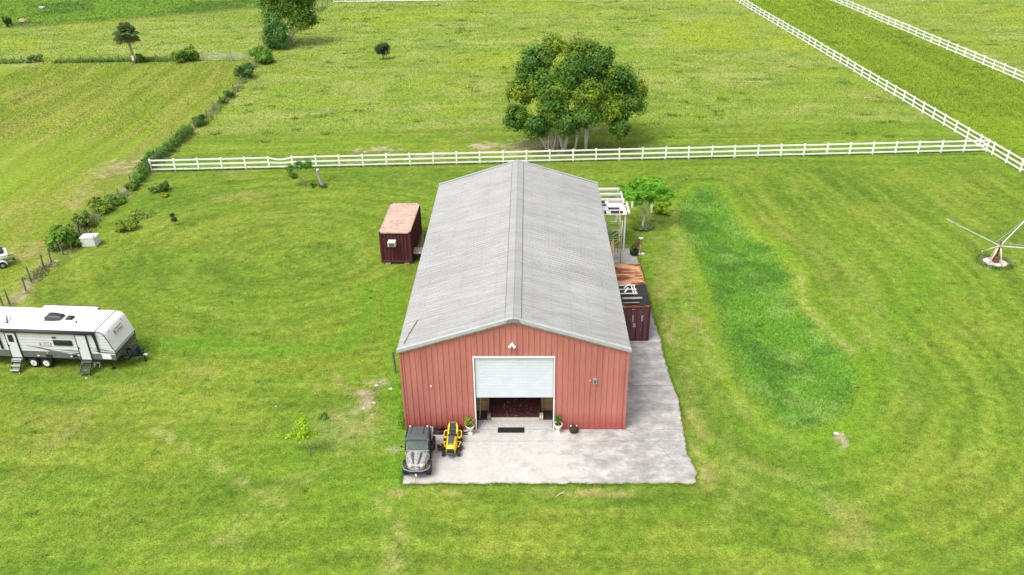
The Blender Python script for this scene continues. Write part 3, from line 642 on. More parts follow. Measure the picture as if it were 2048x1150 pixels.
# interior
MB().box((0, 12.2, .03), (3.1, 22.5, .06)).build('floor_mat', 'matfloor', barn)
for sx in (-1, 1): MB().box((sx*3.8, 12.1, .02), (4.5, 22.8, .04)).build('stall_floor', 'soil', barn)
MB().box((0, .90, .07), (2.75, .10, .14)).build('threshold_beam', 'cream', barn)
for sx in (-1, 1):
    MB().box((sx*1.5, 1.6, 2.4), (.13, .16, 4.8)).build('aisle_post', 'black', barn)
    MB().box((sx*1.5, 1.05, .14), (.2, .3, .28)).build('post_base', 'wood' if sx < 0 else 'cream', barn)
    for k in range(9): MB().box((sx*2.55, 1.75+.004*(k % 2), .12+k*.165), (1.95, .05, .155)).build('plank', 'plank', barn)
    for yb in (4.8, 8.4, 12.0, 15.6):
        MB().box((sx*1.5, yb, 2.4), (.13, .13, 4.8)).build('aisle_post', 'black', barn)
        for k in range(4): MB().box((sx*1.55, yb-1.7, .25+k*.33), (.04, 3.2, .3)).build('plank', 'plank', barn)
MB().tube([(-2.03, .9, .1), (-1.86, 1.2, 2.5)], .02, 6).build('leaning_pole', 'lumber', barn)
# fixtures on the front wall
fl = MB().box((-.08, -.06, 5.74), (.12, .1, .12)).build('flood_light', 'white', barn)
for sx in (-1, 1): MB().tube([(-.08+sx*.03, -.1, 5.76), (-.08+sx*.16, -.2, 5.62)], [.05, .09], 10).build('lamp_head', 'white', fl)
MB().tube([(-.08, -.08, 5.76), (-.08, -.16, 5.87)], [.06, .04], 8).build('lamp_sensor', 'white', fl)
MB().box((4.39, -.06, 3.36), (.2, .1, .32)).build('meter_box', 'galv', barn)
MB().box((4.39, -.115, 3.36), (.1, .02, .2)).build('meter_face', 'darkgrey', barn)
MB().lathe([(.04, -.1), (.05, -.06), (.04, -.03)], 10, (4.14, 0, 3.4), 'Y').build('wall_lamp', 'amber', barn)
MB().lathe([(.035, -.09), (.05, -.05), (.04, -.03)], 10, (-4.55, 0, 3.05), 'Y').build('wall_hook', 'white', barn)
MB().box((2.42, -.06, .95), (.07, .06, .2)).build('door_latch', 'white', barn)

# white litter on the aisle floor
lit = MB()
for k in range(46):
    x = rng.uniform(-1.3, 1.3)*(1 if k % 2 else .7)+(.3 if k % 3 else 0); y = 1.1+abs(rng.normal(0, 1.0)); x = min(1.35, x)
    lit.box((x, y, .064), (rng.uniform(.02, .09), rng.uniform(.02, .06), .008), Matrix.Rotation(rng.uniform(0, 3), 3, 'Z'))
lo_ = lit.build('floor_litter', 'cinder'); tag(lo_, 'pale scraps of litter on the dark barn floor', 'litter', kind='stuff')

# ------------------------------------------------------------------ wheels
def wheel(parent, c, r, wd, name='wheel', rimcol='grey', rimr=.55, knob=.0, n=28):
    t = MB().lathe([(r*rimr, -wd*.42), (r*.9, -wd/2), (r, -wd*.34), (r, wd*.34), (r*.9, wd/2), (r*rimr, wd*.42)], n, (0, 0, 0), 'X', knob).build(name, 'rubber', parent, False, c)
    MB().lathe([(r*rimr*.4, -wd*.46), (r*rimr*.9, -wd*.40), (r*rimr*1.02, -wd*.44), (r*rimr*1.02, wd*.44), (r*rimr*.9, wd*.40), (r*rimr*.4, wd*.46)], 18, (0, 0, 0), 'X').build('rim', rimcol, t, False)
    return t

# ------------------------------------------------------------------ utility vehicle
utv = thing('utility_vehicle', 'grey camouflage utility vehicle with dark soft top parked at the slab corner', 'utility vehicle', (-5.06, -2.66, .05))
for sx in (-1, 1):
    for y in (-1.0, .98): wheel(utv, (sx*.60, y, .335), .335, .27, 'wheel', 'darkgrey', .5, .06, 32)
rbox((0, 0, .48), (.95, 2.5, .24), .05).build('chassis', 'black', utv)
def hoodz(v): return 1.10-.07*v-.22*v**3
rows = []
for v in np.linspace(0, 1, 9):
    y = -.52-.86*v; hw = .63-.10*v-.13*v**4; zt = hoodz(v); r = []
    for u in np.linspace(-1, 1, 15):
        a = abs(u); r.append((u*hw, y-.10*v*(1-u*u), zt-.05*u*u-(.24 if a > .93 else .05*(max(0, a-.7)/.23)**2 if a > .7 else 0)+.03*math.exp(-((a-.62)/.16)**2)*(1-v*.3)-.025*math.exp(-((a-.33)/.12)**2)))
    rows.append(r)
rows.append([(p[0]*.97, p[1]-.02, .62) for p in rows[-1]])
MB().grid(rows).build('hood', 'camo', utv, True)
for sx in (-1, 1):
    def hp(u, v): return (u*(.63-.1*v-.13*v**4), -.52-.86*v-.1*v*(1-u*u), hoodz(v)-.05*u*u+.014)
    MB().grid([[hp(sx*(.56-.22*v), v), hp(sx*(.44-.22*v), v), hp(sx*(.32-.18*v), v)] for v in np.linspace(.12, .86, 7)]).build('hood_insert', 'darkgrey', utv, True)
    lm = MB().lathe([(.02, -.05), (.075, -.035), (.085, 0), (.06, .03)], 14, (0, 0, 0), 'Y').build('headlight', 'lamp', utv, True, (sx*.29, -1.41, .85)); lm.rotation_euler = (-.5, 0, 0)
    lm = MB().lathe([(.02, -.04), (.05, -.03), (.06, 0), (.05, .03)], 12, (0, 0, 0), 'Y').build('turn_signal', 'amber', utv, True, (sx*.41, -1.35, .88)); lm.rotation_euler = (-.6, 0, 0)
    for y in (-1.0, .98):   # fender flares
        pr = [(y+.44*math.cos(t), .36+.40*math.sin(t)) for t in np.linspace(.12, math.pi-.12, 11)]; pr2 = [(y+.38*math.cos(t), .36+.345*math.sin(t)) for t in np.linspace(math.pi-.12, .12, 11)]
        MB().prism(pr+pr2, 'X', sx*.44, sx*.73).build('fender', 'black', utv)
    MB().tube([(sx*.62, -.50, 1.08), (sx*.60, -.28, 1.80), (sx*.58, .52, 1.83), (sx*.58, .66, .72)], .027, 8).build('cage_tube', 'black', utv, True)
    MB().tube([(sx*.60, .1, 1.81), (sx*.60, .12, .75)], .025, 8).build('cage_tube', 'black', utv, True)
    rbox((sx*.66, -.02, .6), (.07, .85, .34), .02).build('side_panel', 'camo' if sx < 0 else 'black', utv)
    rbox((sx*.30, .30, .78), (.5, .48, .14), .04).build('seat', 'darkgrey', utv)
    rbox((sx*.30, .53, 1.08), (.5, .12, .55), .04).build('seat_back', 'darkgrey', utv)
gb = rbox((0, -1.435, .73), (.46, .06, .20), .02).build('grille', 'black', utv)
for k in range(6): MB().bar((-.18+k*.072, -1.47, .83), (-.14+k*.056, -1.475, .64), .022, .012).build('grille_bar', 'galv', gb)
rbox((0, -1.43, .52), (.66, .1, .18), .02).build('skid_plate', 'black', utv)
MB().tube([(-.72, -1.22, .70), (-.62, -1.46, .66), (-.3, -1.56, .61), (.3, -1.56, .61), (.62, -1.46, .66), (.72, -1.22, .70)], .038, 8).build('bumper', 'grey', utv, True)
MB().tube([(-.5, -1.45, .50), (-.3, -1.54, .45), (.3, -1.54, .45), (.5, -1.45, .50)], .035, 8).build('bumper', 'black', utv, True)
hk = MB().tube([(0, -1.58, .46), (0, -1.60, .40), (.02, -1.66, .33)], [.03, .04, .025], 8).build('winch_hook', 'cream', utv)
MB().tube([(.01, -1.65, .34), (0, -1.72, .2), (-.01, -1.8, .03)], .018, 6).build('strap', 'red', hk)
ws = MB().grid([[(x, y, z) for x in (-.57, 0, .57)] for y, z in ((-.505, 1.11), (-.40, 1.46), (-.30, 1.79))]).build('windshield', 'glass', utv)
for p0, p1 in (((-.6, -.51, 1.10), (.6, -.51, 1.10)), ((-.6, -.40, 1.47), (-.6, -.40, 1.47001))):
    if p0 != p1 and p0[0] != p1[0]: MB().bar(p0, p1, .04, .035).build('windshield_frame', 'galv', ws)
rows = []
for v in np.linspace(0, 1, 9):
    y = -.42+1.02*v; zt = 1.86-.10*math.exp(-(v/.10)**2)+.02*math.sin(v*9)-.04*v*v; rows.append([(u*.64, y, zt-.05*abs(u)**4-(.05 if abs(u) > .98 else 0)-.015*math.exp(-((v-.3)/.05)**2)) for u in np.linspace(-1, 1, 11)])
sm = MB().grid(rows); rp = MB().grid(rows); rp.add([(a, b, c_-.03) for r in rows for a, b, c_ in r], [tuple(reversed(f)) for f in sm.f])
rf = rp.build('soft_top', 'softtop', utv, True)
for sx in (-.34, .30): MB().tube([(sx, .58, 1.835), (sx, .25, 1.872), (sx*1.05, -.05, 1.872)], .012, 6).build('roof_strap', 'black', rf)
for sx in (-.46, .46): MB().box((sx, .56, 1.86), (.07, .07, .05)).build('strap_buckle', 'whitepaint', rf)
rbox((0, .64, 1.35), (1.12, .03, .8), .01).build('rear_window', 'glassdark', utv)
rbox((0, 1.05, .80), (1.25, .85, .10), .03).build('cargo_bed', 'black', utv)
for sx in (-1, 1): rbox((sx*.62, 1.05, .97), (.05, .85, .26), .015).build('bed_side', 'camo', utv)
rbox((0, 1.47, .97), (1.25, .05, .28), .015).build('tailgate', 'camo', utv)
MB().tube([(-.2, -.22, .95), (-.25, -.06, 1.12)], .02, 6).build('steering_column', 'black', utv)
tor = MB().tube([(-.25+.17*math.cos(t), -.05+.07*math.sin(t), 1.13+.155*math.sin(t)) for t in np.linspace(0, 2*math.pi, 17)], .016, 6, False).build('steering_wheel', 'black', utv)
mr_ = MB().tube([(-.62, -.42, 1.25), (-.78, -.44, 1.28)], .014, 6).build('mirror', 'black', utv); rbox((-.83, -.44, 1.29), (.12, .05, .10), .02).build('mirror_head', 'black', mr_)
mr_ = MB().tube([(.62, -.42, 1.25), (.74, -.44, 1.28)], .014, 6).build('mirror', 'black', utv); rbox((.78, -.44, 1.29), (.1, .05, .10), .02).build('mirror_head', 'black', mr_)
rbox((0, -.44, 1.02), (1.18, .2, .2), .04).build('dashboard', 'black', utv)

# ------------------------------------------------------------------ lawn mower
mow = thing('riding_mower', 'yellow and black riding lawn mower parked beside the utility vehicle', 'lawn mower', (-3.40, -1.52, .05), R(-1))
for sx in (-1, 1):
    wheel(mow, (sx*.40, .48, .25), .25, .22, 'wheel', 'yellow', .5, .05, 26); wheel(mow, (sx*.42, -.74, .19), .19, .15, 'wheel', 'yellow', .5, .04, 22)
rbox((0, -.1, .3), (.42, 1.6, .16), .04).build('frame', 'black', mow)
MB().tube([(-.4, -.74, .2), (.4, -.74, .2)], .03, 8).build('front_axle', 'black', mow)
rows = []
for v in np.linspace(0, 1, 9):
    y = -.08-.86*v; hw = .30-.05*v+.03*math.sin(v*3.1); zt = .80-.05*v-.16*v**4
    rows.append([(u*hw, y, zt-.02*u*u-(.34 if abs(u) > .97 else (.04 if abs(u) > .8 else 0))) for u in np.linspace(-1, 1, 13)])
rows.append([(p[0]*.96, p[1]-.03, .40) for p in rows[-1]])
hd = MB().grid(rows).build('hood', 'yellow', mow, True)
MB().grid([[(u*(.175-.02*v), -.10-.76*v, .80-.05*v-.16*v**4+.012+.012*(int(v*14) % 2)) for u in np.linspace(-1, 1, 5)] for v in np.linspace(0, .93, 14)]).build('hood_panel', 'darkgrey', hd)
rbox((0, -.97, .50), (.40, .06, .26), .03).build('grille', 'black', mow)
gb = rbox((0, -1.02, .34), (.34, .10, .12), .02).build('bumper', 'darkgrey', mow)
for sx in (-1, 1): rbox((sx*.17, -.985, .57), (.12, .05, .06), .02).build('headlight', 'darkgrey', mow)
rows = []
fd = MB()
for sx in (-1, 1):
    pr = [(sx*.20, .14), (sx*.42, .10), (sx*.50, .22), (sx*.50, .62), (sx*.42, .76), (sx*.20, .78)]
    MB().prism(pr, 'Z', .47, .56).build('fender', 'yellow', mow)
    pr = [(sx*.30, .18), (sx*.44, .18), (sx*.455, .60), (sx*.31, .64)]
    MB().prism(pr, 'Z', .562, .574).build('fender_pad', 'sack', mow)
    pr = [(sx*.22, .12), (sx*.48, .08), (sx*.42, -.36), (sx*.28, -.42)]
    MB().prism(pr, 'Z', .27, .31).build('footrest', 'yellow', mow)
    pr = [(sx*.28, .03), (sx*.40, .02), (sx*.38, -.24), (sx*.30, -.26)]
    MB().prism(pr, 'Z', .312, .322).build('foot_pad', 'sack', mow)
    # yellow seat shell sides
    MB().tube([(sx*.20, .28, .62), (sx*.235, .5, .66), (sx*.23, .70, .86), (sx*.17, .76, 1.02)], [.05, .06, .06, .045], 8).build('seat_shell', 'yellow', mow, True)
rbox((0, .45, .57), (.5, .62, .12), .04).build('seat_base', 'black', mow)
rbox((0, .44, .67), (.40, .46, .10), .045).build('seat', 'darkgrey', mow)
MB().box((0, .72, .86), (.38, .12, .46), Matrix.Rotation(-.2, 3, 'X'), .045).build('seat_back', 'darkgrey', mow)
MB().box((0, .79, 1.03), (.40, .08, .10), Matrix.Rotation(-.2, 3, 'X'), .03).build('seat_top', 'yellow', mow)
MB().tube([(0, .0, .75), (0, .10, .95)], .025, 8).build('steering_column', 'black', mow)
sw = MB().tube([(.17*math.cos(t), .12+.15*math.sin(t), .98-.07*math.sin(t)) for t in np.linspace(0, 2*math.pi, 19)], .017, 6, False).build('steering_wheel', 'black', mow)
for t in (0.5, 2.6, 4.7): MB().bar((0, .12, .97), (.16*math.cos(t), .12+.14*math.sin(t), .98-.066*math.sin(t)), .03, .012).build('spoke', 'black', sw)
pr = [(-.50, -.02), (-.54, -.2), (-.48, -.44), (-.2, -.55), (.2, -.55), (.48, -.46), (.58, -.25), (.54, -.04), (.3, .06), (-.3, .06)]
dk = MB().prism(pr, 'Z', .09, .24).build('mower_deck', 'black', mow)
ch = MB().box((-.64, -.26, .20), (.30, .42, .10), Matrix.Rotation(.35, 3, 'Z') @ Matrix.Rotation(-.25, 3, 'Y'), .03).build('chute', 'black', dk)
MB().lathe([(.05, 0), (.05, .02), (.03, .03)], 12, (-.63, -.18, .25)).build('deck_knob', 'yellow', dk)
MB().lathe([(.11, .24), (.11, .30), (.06, .33)], 14, (.50, -.25, 0)).build('spindle_cover', 'black', dk)
MB().box((.56, -.22, .315), (.05, .07, .01)).build('warning_sticker', 'whitepaint', dk)

# ------------------------------------------------------------------ leaf helper, plants
def leaf_mesh(name, ctr, nrm, size, col, aspect=.55, m='leaf', fold=.18):
    n = len(ctr); nrm = nrm/np.linalg.norm(nrm, axis=1, keepdims=True)
    rv = rng.normal(0, 1, (n, 3)); a = np.cross(nrm, rv); a /= np.linalg.norm(a, axis=1, keepdims=True)+1e-9; b = np.cross(nrm, a)
    s = (size*rng.uniform(.45, 1.5, n))[:, None] if not hasattr(size, 'shape') else size[:, None]
    V = np.stack([ctr-a*s, ctr-b*s*aspect-nrm*s*fold, ctr+a*s, ctr+b*s*aspect-nrm*s*fold], 1).reshape(-1, 3)
    q = np.arange(n)*4; F = np.vstack([np.stack([q, q+1, q+2], 1), np.stack([q, q+2, q+3], 1)])
    return np_mesh(name, V, F, m, np.repeat(np.clip(col, .003, .8), 4, 0))
def clump_leaves(blobs, per, pal, spread=.28, sub=14, cut=None):
    """blobs: x,y,z,rx,ry,rz ; leaves gathered in sub-clumps on each blob's shell"""
    Cc, N, K = [], [], []
    pal = np.array(pal)
    for bi, (x, y, z, rx, ry, rz) in enumerate(blobs):
        d = rng.normal(0, 1, (sub, 3)); d[:, 2] = d[:, 2]*.9+.25; d /= np.linalg.norm(d, axis=1, keepdims=True)
        tone = pal[rng.integers(len(pal))]
        for dv in d:
            rr = rng.uniform(.6, 1.02); k = int(per*rng.uniform(.6, 1.4)); m = min(rx, ry, rz)
            off = rng.normal(0, spread, (k, 3))*m; c0 = dv*rr*np.array([rx, ry, rz]); p = np.array([x, y, z])+c0+off
            nn = off/m/spread*.5+dv*.8+np.array([0, 0, .45])+rng.normal(0, .45, (k, 3))
            t2 = .45*tone+.55*pal[rng.integers(len(pal))]
            Cc.append(p); N.append(nn); K.append(t2*rng.uniform(.75, 1.3, (k, 1)))
    Cc = np.vstack(Cc); N = np.vstack(N); K = np.vstack(K)
    k = Cc[:, 2] > (.05 if cut is None else cut); return Cc[k], N[k], K[k]
GREEN_D = [(.035, .085, .014), (.05, .11, .018), (.065, .135, .022)]
GREEN_M = [(.07, .15, .022), (.095, .19, .03), (.055, .125, .02)]
def limb_tubes(mb, base, tips, r0, bend=.15, n=7):
    base = Vector(base)
    for tip in tips:
        tip = Vector(tip); mid = base.lerp(tip, .5)+Vector(rng.normal(0, bend*(tip-base).length*.5, 3)); mid.z = base.z+(tip.z-base.z)*.55
        mb.tube([base, base.lerp(mid, .5)+Vector(rng.normal(0, .03*(tip-base).length, 3)), mid, mid.lerp(tip, .5), tip], [r0, r0*.8, r0*.62, r0*.42, r0*.2], n)
def tree(name, label, base, blobs, per, pal, leaf, trunks, bark='bark', spread=.28, sub=14, cat='tree', group=None, aspect=.55, cut=None):
    """blobs relative to base; trunks: list of (foot, tips, radius)"""
    if cat in ('bush', 'weeds'): pal = [(a*1.9, b*1.55, c_*1.2) for a, b, c_ in pal]
    t = thing(name, label, cat, base, 0, group)
    for ft, tips, r in trunks:
        mb = MB(); limb_tubes(mb, ft, tips, r); mb.build('trunk', bark, t, True)
    Cc, N, K = clump_leaves(blobs, per, pal, spread, sub, cut)
    link('crown' if cat in ('tree', 'sapling') else 'foliage', leaf_mesh('crown', Cc, N, leaf, K, aspect), t)
    return t
def bush(label, px, w_, h, pal=GREEN_M, leaf=.09, per=24, name='bush', cat='bush', stems=4, group=None, depth=None, nb=7):
    b = G(*px); b = (b[0], b[1], float(gz(b[0], b[1]))-.02); d = depth or w_
    bl = [(rng.uniform(-.5, .5)*w_*.85, rng.uniform(-.5, .5)*d*.8, h*rng.uniform(.2, .8), w_*q_, d*q_, h*q_) for q_ in rng.uniform(.13, .27, nb+4)]
    tr = [((rng.uniform(-.1, .1)*w_, rng.uniform(-.1, .1)*d, 0), [(q[0], q[1], q[2])], .025) for q in bl[:stems]]
    return tree(name, label, b, bl, per, pal, leaf, tr, 'barkdark', .34, 10, cat, group)

# urns with plants, doormat, sack, pavers
for (ux, uy), pal, lab, leafn in (((-2.49, -.42), [(.32, .30, .02), (.22, .30, .02), (.12, .22, .02)], 'white pedestal urn with yellow-green plant left of the barn door', 60), ((2.42, -.30), [(.06, .17, .015), (.10, .24, .02)], 'white pedestal urn with upright green plant right of the barn door', 80)):
    u = thing('planter_urn', lab, 'urn', (ux, uy, .05), 0, 'urns flanking the door')
    MB().lathe([(.15, 0), (.155, .06), (.10, .09), (.06, .18), (.07, .24), (.15, .30), (.20, .42), (.205, .52), (.25, .56), (.25, .60), (.20, .60), (.19, .55)], 20).build('urn_body', 'urn', u, True)
    MB().lathe([(.19, .54), (.18, .565)], 16).build('urn_soil', 'soil', u)
    k = 130; wide = ux < 0
    ctr = np.stack([rng.normal(0, .15 if wide else .08, k), rng.normal(0, .12 if wide else .08, k), .6+rng.uniform(0, .5 if wide else .62, k)], 1)
    nn = ctr*np.array([2, 2, .6])+rng.normal(0, .4, (k, 3)); pal = np.array(pal)
    link('foliage', leaf_mesh('plant', ctr, nn, .075, pal[rng.integers(len(pal), size=k)]*rng.uniform(.8, 1.2, (k, 1)), .5), u)
    st = MB()
    for a in range(5): st.tube([(0, 0, .54), (rng.normal(0, .05), rng.normal(0, .05), .8), (rng.normal(0, .1), rng.normal(0, .1), 1.05)], .01, 5)
    st.build('stem', 'barkdark', u)
dm = thing('doormat', 'long black ribbed rubber mat at the barn threshold', 'doormat', (-.22, -.10, .05))
rbox((0, 0, .012), (1.5, .46, .024), .008).build('mat_base', 'rubber', dm)
for k in range(9): MB().box((0, -.19+k*.047, .028), (1.44, .02, .01)).build('mat_rib', 'black', dm)
sk = thing('sack', 'dark brown lumpy sack with two pale knots against the right front wall', 'sack', (3.28, -.30, .05))
bm = bmesh.new(); bmesh.ops.create_icosphere(bm, subdivisions=3, radius=1)
for v in bm.verts:
    n_ = float(fbm(np.array([v.co.x*2+9]), np.array([v.co.y*2+v.co.z*1.7]), 2, 3)[0])-.5; v.co = Vector((v.co.x*.27*(1+.5*n_), v.co.y*.2*(1+.5*n_), max(0, .2+v.co.z*.24*(1+.6*n_))))
me = bpy.data.meshes.new('sack'); bm.to_mesh(me); bm.free(); me.materials.append(M['sack']); link('sack_body', me, sk)
for sx in (-.15, .17): MB().lathe([(.02, .36), (.05, .40), (.045, .44), (.01, .46)], 10, (sx, .06, 0)).build('knot', 'cream', sk, True)
ps = thing('paver_stack', 'long low stack of dark red pavers along the left front wall', 'pavers', (-4.0, -.32, .05))
pme = MB().box((0, 0, .045), (.19, .19, .085), None, .008).mesh('paver', 'brick')
for row in range(2):
    for col in range(15):
        for lay in range(4 if row else 2):
            if rng.random() < .12*lay: continue
            link('paver', pme, ps, (-1.85+col*.2+rng.normal(0, .012)+(.1 if lay == 1 else 0), -.08+row*.21+rng.normal(0, .025), lay*.088), None, (0, 0, rng.normal(0, .12)))
hose = MB(); tt = np.linspace(0, 14, 70)
hose.tube([(-2.78+.16*math.cos(t)+.01*t, -.42+.10*math.sin(t), .075+.004*t) for t in tt], .018, 6); tag(hose.build('garden_hose', 'black', None, True), 'black hose coiled between the mower and the left urn', 'hose')
st = thing('stepping_board', 'pale weathered board lying under the left urn', 'board', (-2.2, -.35, .05), R(28)); rbox((0, 0, .015), (.5, .09, .03), .005).build('board', 'greywood', st)

# ------------------------------------------------------------------ shipping containers
def container(name, label, loc, rz, L, wallm, roofm, doors=False, H=2.6, holes=False):
    t = thing(name, label, 'container', loc, rz); Wd = 2.44
    def corr(n, ln, dep=.065):
        pts_ = []; p = ln/n
        for k in range(n):
            x = k*p; pts_ += [(x, 0), (x+p*.25, 0), (x+p*.38, dep), (x+p*.87, dep)]
        return pts_+[(ln, 0)]
    for sx in (-1, 1):
        c_ = corr(int(L/.36), L-.3); MB().grid([[(sx*(Wd/2-.03-d), .15+x, z) for x, d in c_] for z in (.16, H-.09)]).build('side_wall', wallm, t)
        for y in (.07, L-.07): rbox((sx*(Wd/2-.07), y, H/2), (.14, .14, H), .015).build('corner_post', wallm, t)
        rbox((sx*(Wd/2-.05), L/2, .08), (.1, L-.28, .15), .01).build('bottom_rail', wallm, t); rbox((sx*(Wd/2-.04), L/2, H-.05), (.08, L-.28, .09), .01).build('top_rail', roofm, t)
    c_ = corr(8, Wd-.28)
    for y, sg in ((.05, 1), (L-.05, -1)):
        if not (doors and y < 1): MB().grid([[(-Wd/2+.14+x, y+sg*d, z) for x, d in c_] for z in (.16, H-.09)]).build('end_wall', wallm, t)
        rbox((0, y, .08), (Wd-.28, .1, .15), .01).build('end_sill', wallm, t); rbox((0, y, H-.05), (Wd-.28, .1, .10), .01).build('end_header', roofm, t)
    c_ = corr(int(L/.21), L-.2, .022); MB().grid([[(x_, .1+x, H-.005-d) for x, d in c_] for x_ in (-Wd/2+.06, 0, Wd/2-.06)]).build('roof_sheet', roofm, t)
    MB().box((0, L/2, .13), (Wd-.2, L-.2, .06)).build('floor', 'darkgrey', t)
    if doors:
        for sx in (-1, 1):
            d = rbox((sx*.54, .04, H/2), (1.06, .05, H-.3), .01).build('door', 'maroon2', t)
            for k in (-.36, 0, .36): MB().box((sx*.54+k, .012, H/2), (.1, .02, H-.42)).build('door_rib', 'maroon2', d)
            for k in (-.2, .24): MB().tube([(sx*.54+k, -.015, .18), (sx*.54+k, -.015, H-.15)], .022, 8).build('lock_rod', 'maroon', d, True)
            for z in (.5, 1.3, 2.1): MB().box((sx*1.08, .005, z), (.1, .03, .06)).build('hinge', 'maroon', d)
    return t
cl = container('shipping_container', 'maroon corrugated shipping container with bleached rusty roof left of the barn', (-9.54, 20.55, .16), R(-1.2), 5.75, 'maroon', 'rooftan')
ac = thing('air_conditioner', 'white window air conditioner set in the end wall of the left container', 'air conditioner', (-9.75, 20.36, 1.72), R(-1.2))
rbox((0, 0, .21), (.62, .5, .42), .03).build('case', 'plastic', ac); gr_ = rbox((.0, -.245, .19), (.46, .03, .28), .01).build('vent_grille', 'grey', ac)
for k in range(6): MB().box((0, -.265, .08+k*.045), (.44, .012, .014)).build('louvre', 'darkgrey', gr_)
for k, (bx_, by_) in enumerate(((-.72, .3), (.78, .3), (-.9, 5.4), (.9, 5.4))):
    cb = thing('cinder_block', ('cinder block under the front left corner of the left container', 'cinder block under the front right corner of the left container', 'cinder block under the back left corner of the left container', 'cinder block under the back right corner of the left container')[k], 'cinder block', (-9.54+bx_+.02*by_, 20.50+by_, 0), R(-1.2), 'blocks under the left container')
    m_ = MB()
    m_.box((0, -.17, .08), (.40, .04, .158)); m_.box((0, .17, .08), (.40, .04, .158))
    m_.build('block_shell', 'cinder', cb)
    for xx in (-.18, 0, .18): MB().box((xx, 0, .079), (.04, .3, .156)).build('block_web', 'cinder', cb)
container('shipping_container', 'dark maroon shipping container with marked doors and rusty roof right of the barn', (7.46, 9.2, .05), 0, 6.06, 'maroon', 'roofrust', True)
# blurred white stencil marks on its doors
mk = MB()
for cx_, z0, rows_, wd in ((7.52, 1.62, 7, .12), (8.14, 1.62, 6, .2), (7.5, 2.12, 1, .24), (8.1, .62, 2, .06), (7.62, 1.02, 4, .2)):
    for k in range(rows_):
        for c_ in range(2 if wd > .1 else 1): 
            mk.box((cx_+c_*.09*(1 if wd > .15 else .6), 9.185, z0+.05-k*.075+.3), (wd*.38*rng.uniform(.6, 1), .006, .04))
mk = mk.build('stencil_mark', 'whitepaint', None); mk.parent = [o for o in bpy.data.objects if o.name == 'shipping_container.001'][0]; mk.location = (-7.46, -9.2, -.05)
# tarp over the front half of its roof
tp = thing('tarpaulin', 'crumpled black tarpaulin over the front half of the right container', 'tarpaulin', (7.46, 9.3, 2.66))
rows = []
for v in np.linspace(0, 1, 22):
    r = []
    for u in np.linspace(-1.06, 1.06, 26):
        y = .05+2.75*v+.06*math.sin(u*9); x = u*1.22; z = .03+.13*float(fbm(np.array([x*2+4]), np.array([y*2]), 2, 3)[0])
        if abs(u) > 1.0: z -= .35+.1*math.sin(v*17)
        if v > .97 or v < .02: z -= .05
        r.append((x*(1.0 if abs(u) < 1 else .985+.02), y, z))
    rows.append(r)
MB().grid(rows).build('tarp_sheet', 'tarp', tp, True)
fr = thing('pallet_frame', 'white wooden frame lying on the black tarpaulin', 'frame', (7.18, 11.0, 2.84), R(2))
for x in (-.72, -.62, -.42, .5, .66): MB().box((x, 0, .03), (.07, 1.15, .06)).build('slat', 'whitepaint', fr)
for y in (-.56, .0, .56): MB().box((0, y, .095), (1.5, .07, .05)).build('rail', 'whitepaint', fr)
MB().bar((-.1, -.5, .15), (.2, .1, .16), .1, .04).build('loose_board', 'whitepaint', fr); MB().bar((-.05, .1, .155), (.4, .66, .15), .08, .04).build('loose_board', 'whitepaint', fr)
bd = thing('board', 'pale board lying across the front of the black tarpaulin', 'board', (7.55, 9.95, 2.84), R(3)); rbox((0, 0, .02), (1.3, .2, .05), .01).build('plank', 'greywood', bd)
bd = thing('board', 'thin pale strip on the front edge of the container roof', 'board', (7.4, 9.40, 2.82), R(2)); rbox((0, 0, .02), (1.1, .06, .03), .01).build('plank', 'greywood', bd)
# junk beside the left container: plywood topped cart with drawbar
ct = thing('utility_cart', 'small black cart with grey plywood top behind the left container', 'cart', (-7.78, 21.3, 0), R(4))
rbox((0, .35, .66), (1.05, 1.1, .06), .01).build('cart_top', 'greywood', ct); rbox((0, .35, .5), (.85, .95, .22), .03).build('cart_body', 'black', ct)
for sx in (-.42, .42): wheel(ct, (sx, .1, .22), .22, .14, 'wheel', 'darkgrey'); wheel(ct, (sx, .7, .22), .22, .14, 'wheel', 'darkgrey')
MB().tube([(.0, .85, .45), (.1, 2.0, .65), (.2, 3.1, .95)], .05, 8).build('drawbar', 'wood', ct)
MB().tube([(.2, 3.1, .95), (.22, 3.15, 0.0)], .03, 8).build('prop_leg', 'rustbrown', ct)

# ------------------------------------------------------------------ scaffold and white platform
sc = thing('scaffold', 'grey tubular scaffold tower with yellow braces beside the barn', 'scaffold', (7.3, 20.3, .05))
for y in (0, 2.1):
    for x in (-.62, .6): MB().tube([(x, y, 0), (x, y, 3.7)], .035, 8).build('upright', 'galv', sc, True)
    for z in (.5, 1.3, 2.1, 2.9, 3.6): MB().tube([(-.62, y, z), (.6, y, z)], .025, 6).build('ladder_rung', 'galv', sc, True)
    MB().tube([(-.62, y, 1.3), (.6, y, 2.1)], .02, 6).build('brace', 'galv', sc, True); MB().tube([(-.62, y, 2.1), (.6, y, 2.9)], .02, 6).build('brace', 'galv', sc, True)
for x in (-.62, .6):
    for a, b in ((.6, 2.2), (2.2, 3.6)):
        MB().tube([(x, 0, a), (x, 2.1, b)], .022, 6).build('cross_brace', 'yellow' if x > 0 else 'galv', sc, True); MB().tube([(x, 0, b), (x, 2.1, a)], .022, 6).build('cross_brace', 'lumber' if x > 0 else 'galv', sc, True)
lb = thing('lumber', 'tan lumber leaning at the foot of the scaffold', 'lumber', (7.35, 18.9, .05))
for k, (x, dx_) in enumerate(((-.35, .1), (-.2, .25), (-.05, .05))): MB().bar((x, 0, .02), (x+dx_*.3-.1, 1.15, 1.9+.2*k), .09, .04).build('stick', 'lumber' if k else 'rustbrown', lb)
